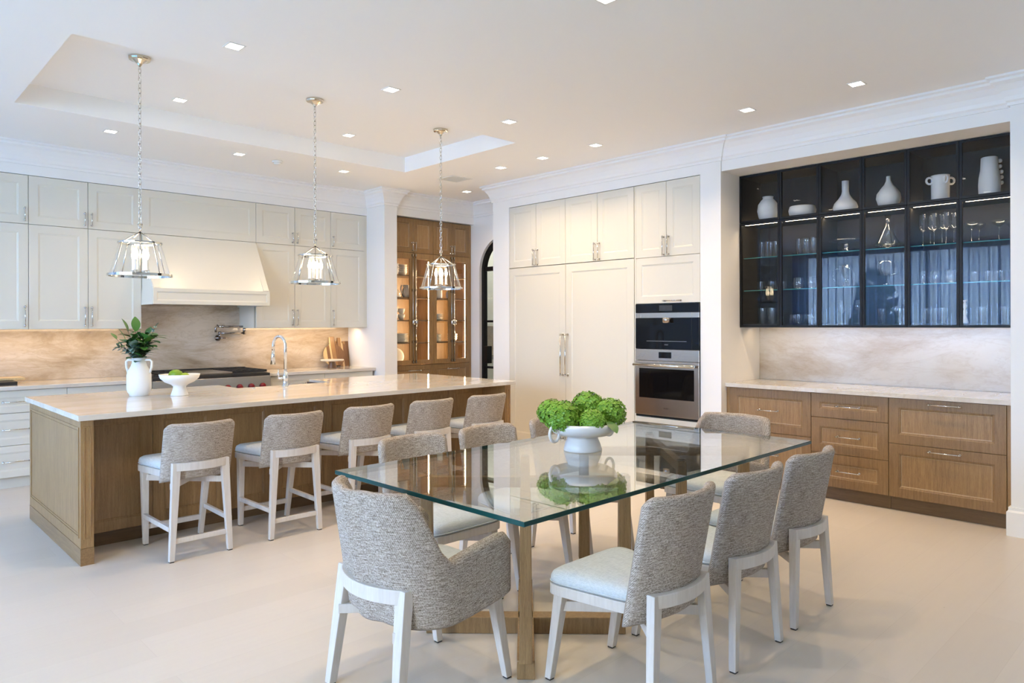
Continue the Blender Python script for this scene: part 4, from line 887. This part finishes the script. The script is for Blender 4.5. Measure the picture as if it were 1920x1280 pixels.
def make_chair(name, label, seat=.475, top=.852, foot=(.195,.245), lowbar=None):
    """faces +y; origin on the floor at the centre of its feet"""
    r = thing(name, label, 'chair' if lowbar is None else 'stool'); fx, fy = foot; d = seat-.475
    f = arc_path(.228 if lowbar is None else .214, -.205, .085); zb = seat-.135; zt = top
    lean = lambda z, s: (0, -.100*(z-zb)/(zt-zb)+.066)
    toph = lambda s: zt-.012-.020*(1-abs(2*s-1)**2)*0-(.034*(max(0, abs(2*s-1)-.80)/.2)**2)
    both = lambda s: zb+.02*(1-abs(2*s-1)**2)
    fw = lambda s: ((f(s)[0][0]*(1.0), f(s)[0][1]), f(s)[1])
    seat_frame(.252, .185, -.165, .245, seat-.105, seat-.062, r); cushion(.250, .180, -.17, .245, seat-.0615, seat, r)
    build_shell(shell(fw, toph, both, .046, lean), 'backrest', M['weave'], r)
    z0, z1 = seat-.055, seat-.004
    sr = .185 if lowbar is None else .20; rail(r, f, sr, 1-sr, .022, .034, z0, z1, lambda z, s: lean(z0, s))
    for s in (-1, 1):
        p, nn = f(1-sr if s > 0 else sr); ln = lean(z1, .5); ln = lean(z0, .5); q = Vector((p[0]+nn[0]*.039+ln[0], p[1]+nn[1]*.039+ln[1], 0))
        leg(r, (q.x-s*.004, q.y, z1+.0005), (s*(fx+.014), -fy-.012, 0), .052, .037, .032, .032)
        leg(r, (s*.205, .185, seat-.104), (s*(fx+.012), fy+.005, 0), .046, .046, .032, .032)
    zx = seat-.155 if lowbar is None else seat-.15; k = (zx)/(seat-.1)
    fp = lambda s: Vector((s*(.205+(fx+.012-.205)*(1-k)), .185+(fy+.005-.185)*(1-k), zx)); bp = lambda s: Vector((s*(.175+(fx-.175)*(1-k)), -.235, zx))
    MB().beam(fp(-1), bp(1), .022, .040).build('cross_stretcher', M['white_wood'], r, bevel=.002); MB().beam(fp(1)+Vector((0,0,.0)), bp(-1), .022, .038).build('cross_stretcher', M['white_wood'], r, bevel=.002)
    if lowbar:
        zf, zs = lowbar; lx = .188; MB().beam((-lx,.236,zf),(lx,.236,zf), .024, .034).build('foot_rest', M['white_wood'], r, bevel=.002); MB().beam((-lx,-.25,zf),(lx,-.25,zf), .022, .030).build('stretcher', M['white_wood'], r, bevel=.002)
        for s in (-1, 1): MB().beam((s*.188,-.25,zs),(s*.198,.23,zs), .022, .030).build('stretcher', M['white_wood'], r, bevel=.002)
    return r
def place(proto, first, loc, rz, label, group):
    o = proto if first else copy_tree(proto); o.location = loc; o.rotation_euler = (0,0,rz); o['label'] = label; o['group'] = group; return o
stool = make_chair('counter_stool', 's', seat=.615, top=.872, foot=(.168,.242), lowbar=(.125,.205))
for k, (x, y, rz, lb) in enumerate([(1.714,4.885,0,'woven-back counter stool nearest the panelled island end, first from the left'), (2.362,4.885,0,'second woven-back counter stool from the left at the island'),
        (2.985,4.90,0,'middle one of the five woven-back counter stools at the island'), (3.585,4.90,0,'fourth counter stool from the left, second from the fridge side'), (4.195,4.90,0,'counter stool at the fridge end of the island, last in the row')]):
    place(stool, k == 0, (x,y,0), rz, lb, 'counter stools at the island')
ch = make_chair('dining_chair', 'd')
for k, (x, y, rz, lb) in enumerate([(2.362,1.76,0,'nearest armless dining chair on the near long side, seat fully visible'), (2.958,1.76,0,'middle armless dining chair on the near long side of the table'), (3.556,1.77,0,'farthest armless dining chair on the near long side, towards the oak drawers'),
        (2.385,3.03,PI,'armless dining chair across the glass, nearest the armchair'), (2.955,3.03,PI,'middle armless dining chair on the island side of the table'), (3.56,3.03,PI,'armless dining chair behind the flower bowl on the island side')]):
    place(ch, k == 0, (x,y,0), rz, lb, 'armless dining chairs around the glass table')
def make_armchair(name, label):
    r = thing(name, label, 'chair'); seat, zb, zt, za = .475, .33, .85, .640
    hw, yb, yf, rad = .275, -.285, .235, .20       # U-shaped plan with rounded corners
    segs = [((-hw,yf),(-hw,yb+rad))]; L1 = yf-(yb+rad); La = rad*PI/2; L2 = 2*(hw-rad); tot = 2*L1+2*La+L2
    def f(s):
        t = s*tot
        if t < L1: return (-hw+.035*(t/L1)**2*0, yf-t), (-1,0)
        t -= L1
        if t < La: a = t/rad; return (-hw+rad-rad*math.cos(a), yb+rad-rad*math.sin(a)), (-math.cos(a), -math.sin(a))
        t -= La
        if t < L2: return (-hw+rad+t, yb-.03*math.sin(PI*t/L2)), (0,-1)
        t -= L2
        if t < La: a = t/rad; return (hw-rad+rad*math.sin(a), yb+rad-rad*math.cos(a)), (math.sin(a), -math.cos(a))
        t -= La; return (hw, yb+rad+t), (1,0)
    sa = (L1+La*.0)/tot; sb = (L1+La*.46)/tot; sl0 = L1*.55/tot; sl1 = (L1+La*1.05)/tot
    def toph(s):
        q = min(s, 1-s); 
        if q >= sb: return zt-.0
        if q <= sa:
            u = q/sa; z = za-.060*u**1.3
            if u < .18: z -= .05*(1-u/.18)**2
            return z
        u = (q-sa)/(sb-sa); u = u*u*(3-2*u); return za-.060+(zt-za+.060)*u
    def both(s):
        q = min(s, 1-s); return zb-.0+.05*max(0, 1-q/sa)**1.5+.015*math.sin(PI*min(1, q/.5))*0
    def lean(z, s):
        q = min(s, 1-s); k = max(0, min(1, (q-sl0)/(sl1-sl0))); k = k*k*(3-2*k); return (0, k*(-.10*(z-zb)/(zt-zb)+.055))
    seat_frame(.255, .22, -.20, .275, seat-.105, seat-.062, r); cushion(.248, .215, -.235, .275, seat-.0615, seat, r)
    build_shell(shell(f, toph, both, .050, lean, nz=16), 'upholstered_shell', M['weave'], r)
    fr = arc_path(.215, -.235, .085); lr = lambda z, s: (0, -.10*(z-zb)/(zt-zb)+.055); rail(r, fr, .06, .94, .004, .034, .432, .488, lambda z, s: lr(.432, s))
    for s in (-1, 1):
        p, nn = fr(.94 if s > 0 else .06); ln = lr(.432, .5)
        leg(r, (p[0]+nn[0]*.021-s*.004+ln[0], p[1]+nn[1]*.021+ln[1], .4885), (s*.235, -.292, 0), .064, .044, .036, .036); leg(r, (s*.215, .20, seat-.104), (s*.232, .262, 0), .048, .048, .032, .032)
    zx = .315; MB().beam((-.222,.225,zx),(.20,-.275,zx), .022, .040).build('cross_stretcher', M['white_wood'], r, bevel=.002); MB().beam((.222,.225,zx),(-.20,-.275,zx), .022, .038).build('cross_stretcher', M['white_wood'], r, bevel=.002)
    return r
ac = make_armchair('dining_armchair', 'a')
place(ac, True, (1.775,2.375,0), -PI/2, 'woven dining armchair in the foreground, its back to the camera at the near table end', 'dining armchairs at the table ends')
place(ac, False, (4.205,2.42,0), PI/2, 'woven dining armchair at the far table end, in front of the oak drawers', 'dining armchairs at the table ends')

# ================================================================== TABLE
TT = .775; tb = thing('dining_table', 'rectangular glass-topped dining table on crossed oak bases', 'table', (2.975,2.41,0))
hx, hy = 1.222, .632; m = MB(); e = .0015; z0, z1 = TT-.019, TT
P8 = lambda i, z: [(-hx+i,-hy+i,z),(hx-i,-hy+i,z),(hx-i,hy-i,z),(-hx+i,hy-i,z)]
m.add(P8(e,z0)+P8(0,z0+e)+P8(0,z1-e)+P8(e,z1), [(3,2,1,0)], mi=0); m.f.append((12,13,14,15)); m.sm.append(False); m.mi.append(0)
for a in (0, 4, 8):
    for k in range(4): m.f.append((a+k,a+(k+1)%4,a+4+(k+1)%4,a+4+k)); m.sm.append(False); m.mi.append(1)
m.build('glass_top', [M['tableglass'], M['glassedge']], tb, rot=(0,0,.012))
for sx in (-.565, .600):
    D = .335
    for q in (1, -1):
        p0, p1 = Vector((sx-D,-q*D-.005,0)), Vector((sx+D,q*D-.005,0)); dz = .001 if q > 0 else 0
        MB().beam(p0+Vector((0,0,.04)), p1+Vector((0,0,.04)), .075, .078).build('floor_beam', M['table_oak'], tb, bevel=.003)
        MB().beam(p0+Vector((0,0,TT-.058)), p1+Vector((0,0,TT-.058)), .045, .05).build('top_beam', M['table_oak'], tb, bevel=.003)
        for p in (p0, p1):
            a = math.atan2(p.y, p.x-sx)
            o = MB().taper((0,0,.079), (0,0,TT-.0275), .064, .054, .054, .046).build('leg', M['table_oak'], tb, loc=(p.x,p.y,0), rot=(0,0,a), bevel=.003)
            MB().lathe([(.020,0),(.020,.0075)], 20).build('glass_pad', M['brass'], o, loc=(0,0,TT-.0273))
# footed bowl with hydrangeas
BX, BY = 3.00, 2.545; bowl = thing('footed_bowl', 'large white footed bowl with ring handles on the glass table', 'bowl', (BX,BY,TT+.0004))
MB().lathe([(0,0),(.104,0),(.106,.006),(.096,.040),(.084,.068),(.082,.078),(.105,.083),(.150,.092),(.180,.112),(.190,.140),(.186,.157),(.179,.157),(.181,.140),(.172,.118),(.145,.104),(0,.10)], 56).build('body', M['ceramic'], bowl)
for s in (-1, 1):
    hp = [(s*(.196+.032*math.cos(q)), 0, .108+.043*math.sin(q)) for q in [k*2*PI/20 for k in range(20)]]
    MB().tube(hp, .0085, 10, closed=True).build('ring_handle', M['ceramic'], bowl, rot=(0,0,-YAW+.60))
def floret_mesh(nf, R, seed):
    rnd = random.Random(seed); m = MB(); core = MB()
    for k in range(nf):
        zz = 1-2*(k+.5)/nf; 
        if zz < -.75: continue
        a = k*2.39996; rr = math.sqrt(1-zz*zz); nrm = Vector((rr*math.cos(a), rr*math.sin(a), zz)); nrm = (nrm+Vector((rnd.uniform(-.25,.25),rnd.uniform(-.25,.25),rnd.uniform(-.25,.25)))).normalized()
        c0 = Vector((rr*math.cos(a), rr*math.sin(a), zz))*R*rnd.uniform(.90,1.06); t = nrm.orthogonal().normalized(); t = Matrix.Rotation(rnd.random()*6.28, 3, nrm) @ t; b = nrm.cross(t); s = R*rnd.uniform(.15,.23)
        for q in range(4):
            d = t*math.cos(q*PI/2)+b*math.sin(q*PI/2); e = nrm.cross(d)
            m.add([c0, c0+d*s*.55+e*s*.42+nrm*s*.10, c0+d*s+nrm*s*.28, c0+d*s*.55-e*s*.42+nrm*s*.10], [(0,1,2,3)], True)
    return m
FM = [floret_mesh(280, 1.0, s).mesh('florets', M['petal']) for s in (3, 9)]
core_me = MB().lathe([(0,-.85),(.5,-.7),(.8,-.35),(.88,0),(.75,.45),(.4,.78),(0,.87)], 16).mesh('flower_core', M['petal_core'])
def bloom(r, f, z, R, label, k):
    loc = Vector((BX,BY,0))+R0*r+F_*f+Vector((0,0,z)); t = thing('hydrangea_bloom', label, 'flower', tuple(loc), 0, 'green hydrangeas in the footed bowl')
    o = obj('florets', FM[k % 2], t, rot=(0,0,k*1.1)); o.scale = (R,R,R*.9); o['kind'] = 'stuff'; c = obj('flower_core', core_me, t); c.scale = (R,R,R*.9)
    MB().tube([(0,0,-R*.6),(-(loc.x-BX)*.5,-(loc.y-BY)*.5,-R*.6-.06)], .004, 6).build('stem', M['leaf2'], t)
bloom(-.118,-.075,TT+.190,.094,'large pale green hydrangea at the front left of the bowl',0); bloom(-.165,.055,TT+.200,.080,'green hydrangea at the back left, partly hidden',1)
bloom(.040,.075,TT+.228,.092,'tallest green hydrangea at the back centre of the bowl',2); bloom(.150,.02,TT+.200,.090,'deep green hydrangea at the right of the bowl',3); bloom(.042,-.105,TT+.168,.074,'small green hydrangea hanging over the front rim',4)
for p, dr, lb in (((.125,-.105,TT+.172),(.55,-.75,-.42),'broad green leaf hanging over the right rim'), ((-.02,-.06,TT+.165),(.1,-.9,.35),'dark green leaf tucked between the blooms')):
    loc = Vector((BX,BY,0))+R0*p[0]+F_*p[1]+Vector((0,0,p[2])); dv = (R0*dr[0]+F_*dr[1]+Z_*dr[2]).normalized(); xv = dv.cross(Z_).normalized(); zv = xv.cross(dv)
    o = obj('hydrangea_leaf', leaf_mesh('hydrangea_leaf', .085, .07, M['leaf'], .1, .25), None); o.matrix_world = Matrix(((xv.x,dv.x,zv.x,loc.x),(xv.y,dv.y,zv.y,loc.y),(xv.z,dv.z,zv.z,loc.z),(0,0,0,1))); tag(o, lb, 'leaf', 'hydrangea leaves')

# ================================================================== CEILING FIXTURES
def link_mesh():
    pts = []; a, b = .0098, .0205
    for k in range(16):
        q = 2*PI*k/16; pts.append((a*math.cos(q), 0, math.copysign(abs(math.sin(q))**.6, math.sin(q))*b))
    return MB().tube(pts, .0027, 6, closed=True).mesh('chain_link', M['nickel'])
LK = link_mesh(); PZ = CEIL+TH
def pendant(x, y, label, first=None):
    r = thing('pendant_light', label, 'pendant lamp', (x,y,0), 0, 'lantern pendants over the island'); zb, zt, za = 1.812, 2.045, 2.125; rb, rt = .206, .142
    MB().lathe([(0,PZ-.060),(.012,PZ-.058),(.018,PZ-.045),(.050,PZ-.022),(.068,PZ-.020),(.072,PZ-.012),(.072,PZ-.0005)], 12, smooth=False).build('canopy', M['brass'], r)
    MB().tube([(0,0,PZ-.085),(0,0,PZ-.055)], .007, 8).build('canopy_loop', M['nickel'], r)
    z = PZ-.092; k = 0
    while z > za+.065:
        obj('chain_link', LK, r, (0,0,z), (0,0,(k % 2)*PI/2+.4)); z -= .0352; k += 1
    m = MB()
    for s in (-1, 1): m.tube([(0,0,za),(s*.016,0,za+.055)], .004, 6)
    m.tube([(-.016,0,za+.055),(.016,0,za+.055)], .004, 6); m.build('top_loop', M['nickel'], r)
    rt2, m = MB(), MB()
    def ring(r0, z0, z1, t, nm):
        MB().lathe([(r0-t,z0),(r0,z0),(r0,z1),(r0-t,z1),(r0-t,z0)], 48, cap=False, smooth=False).build(nm, M['nickel'], r)
    ring(rt, zt-.006, zt+.004, .012, 'top_ring'); ring(rb, zb, zb+.016, .010, 'bottom_ring')
    for k in range(4):
        a = k*PI/2+.35; c, s = math.cos(a), math.sin(a)
        MB().tube([(0,0,za),(c*(rt-.008),s*(rt-.008),zt)], .0042, 6).build('roof_arm', M['nickel'], r)
        MB().tube([(c*(rt-.006),s*(rt-.006),zt),(c*(rb-.006),s*(rb-.006),zb+.01)], .0042, 6).build('cage_rod', M['nickel'], r)
    MB().lathe([(rt-.010,zt-.004),(rb-.014,zb+.014)], 48, cap=False).build('glass_shade', M['shade'], r)
    MB().tube([(0,0,za),(0,0,zb+.03)], .005, 8).build('centre_rod', M['nickel'], r)
    for k in range(4):
        a = k*PI/2+.75; c, s = math.cos(a)*.048, math.sin(a)*.048
        MB().tube([(0,0,zb+.03),(c,s,zb+.03),(c,s,zb+.042)], .0035, 6).build('candle_arm', M['nickel'], r)
        cn = MB().lathe([(.018,.0),(.018,.003),(.0115,.004),(.0115,.075),(0,.075)], 14).build('candle_sleeve', M['white_plastic'], r, loc=(c,s,zb+.042))
        MB().lathe([(.006,0),(.012,.014),(.0155,.03),(.011,.055),(.004,.078),(0,.084)], 12).build('bulb', M['bulb'], cn, loc=(0,0,.075))
    l = bpy.data.lights.new('pendant_glow', 'POINT'); l.energy = 1.5; l.color = (1,.78,.52); l.shadow_soft_size = .06; lo = bpy.data.objects.new('pendant_glow', l); COL.objects.link(lo); lo.location = (x,y,zb+.20)
    return r
for x, lb in ((1.572,'clear glass lantern pendant over the left end of the island, nearest'), (2.912,'middle clear glass lantern pendant over the island'), (4.235,'clear glass lantern pendant in front of the lit oak hutch')): pendant(x, 5.36, lb)
DL = [(1.793,4.29),(2.943,4.30),(4.128,4.297),(5.265,4.295),(1.793,6.92),(2.956,6.965),(4.128,6.95),(5.897,6.93),(5.272,4.997),(5.266,5.618),(5.277,2.756),(5.268,1.918),(2.936,2.32),(1.75,2.32)]
def dl_label(i): return ['recessed square light above the first counter stool','recessed square light above the middle stools','recessed square light above the last stools','recessed square light in front of the oven column','recessed square light left of the hood, near the range wall','recessed square light above the range hood front','recessed square light above the right upper cabinets','recessed light in the passage before the hutch','recessed square light nearer pair member before the fridge','recessed square light farther pair member before the fridge','recessed square light before the niche, left one','recessed square light before the niche, right one','recessed square light cut by the top picture edge','recessed square light above the armchair'][i]
def downlight(x, y, z, label, power):
    r = thing('recessed_downlight', label, 'ceiling light', (x,y,z), 0, 'recessed ceiling lights'); s, i = .052, .042; m = MB()
    for a in ((-s,s,-s,-i),(-s,s,i,s),(-s,-i,-i,i),(i,s,-i,i)): m.box(a[0],a[1],a[2],a[3],-.004,-.0002)
    m.build('trim_frame', M['white_plastic'], r); bx('lens', -i, i, -i, i, -.0022, -.0004, M['lens'], r)
    area_light('downlight', (x,y,z-.012), (0,0,-1), .07, .07, power, WARM, 130)
for i, (x, y) in enumerate(DL): downlight(x, y, CEIL, dl_label(i), 3.4 if y > 6.8 else 10 if y < 3 and x > 5 else 6.5)
for x, lb in ((2.109,'recessed light inside the ceiling tray, left one'), (3.701,'recessed light inside the ceiling tray, right one')): downlight(x, 6.14, PZ, lb, 5)
sd = thing('smoke_detector', 'small white smoke detector on the ceiling near the range hood', 'smoke detector', (3.37,6.99,CEIL)); MB().lathe([(.052,-.0005),(.055,-.012),(.045,-.02)], 28).build('base', M['white_plastic'], sd); MB().lathe([(.038,-.02),(.034,-.034),(0,-.036)], 28).build('sensor_cap', M['white_plastic'], sd)
vt_ = thing('ceiling_vent', 'flat square ceiling vent before the lit passage', 'vent', (5.28,6.417,CEIL)); s = .145; m = MB()
for a in ((-s,s,-s,-s+.02),(-s,s,s-.02,s),(-s,-s+.02,-s+.02,s-.02),(s-.02,s,-s+.02,s-.02)): m.box(a[0],a[1],a[2],a[3],-.006,-.0003)
m.build('frame', M['white_plastic'], vt_); bx('backing', -s+.02, s-.02, -s+.02, s-.02, -.0012, -.0004, M['grey_plastic'], vt_)
for k in range(10): bx('slat', -s+.02, s-.02, -s+.03+.024*k, -s+.038+.024*k, -.005, -.0012, M['white_plastic'], vt_)
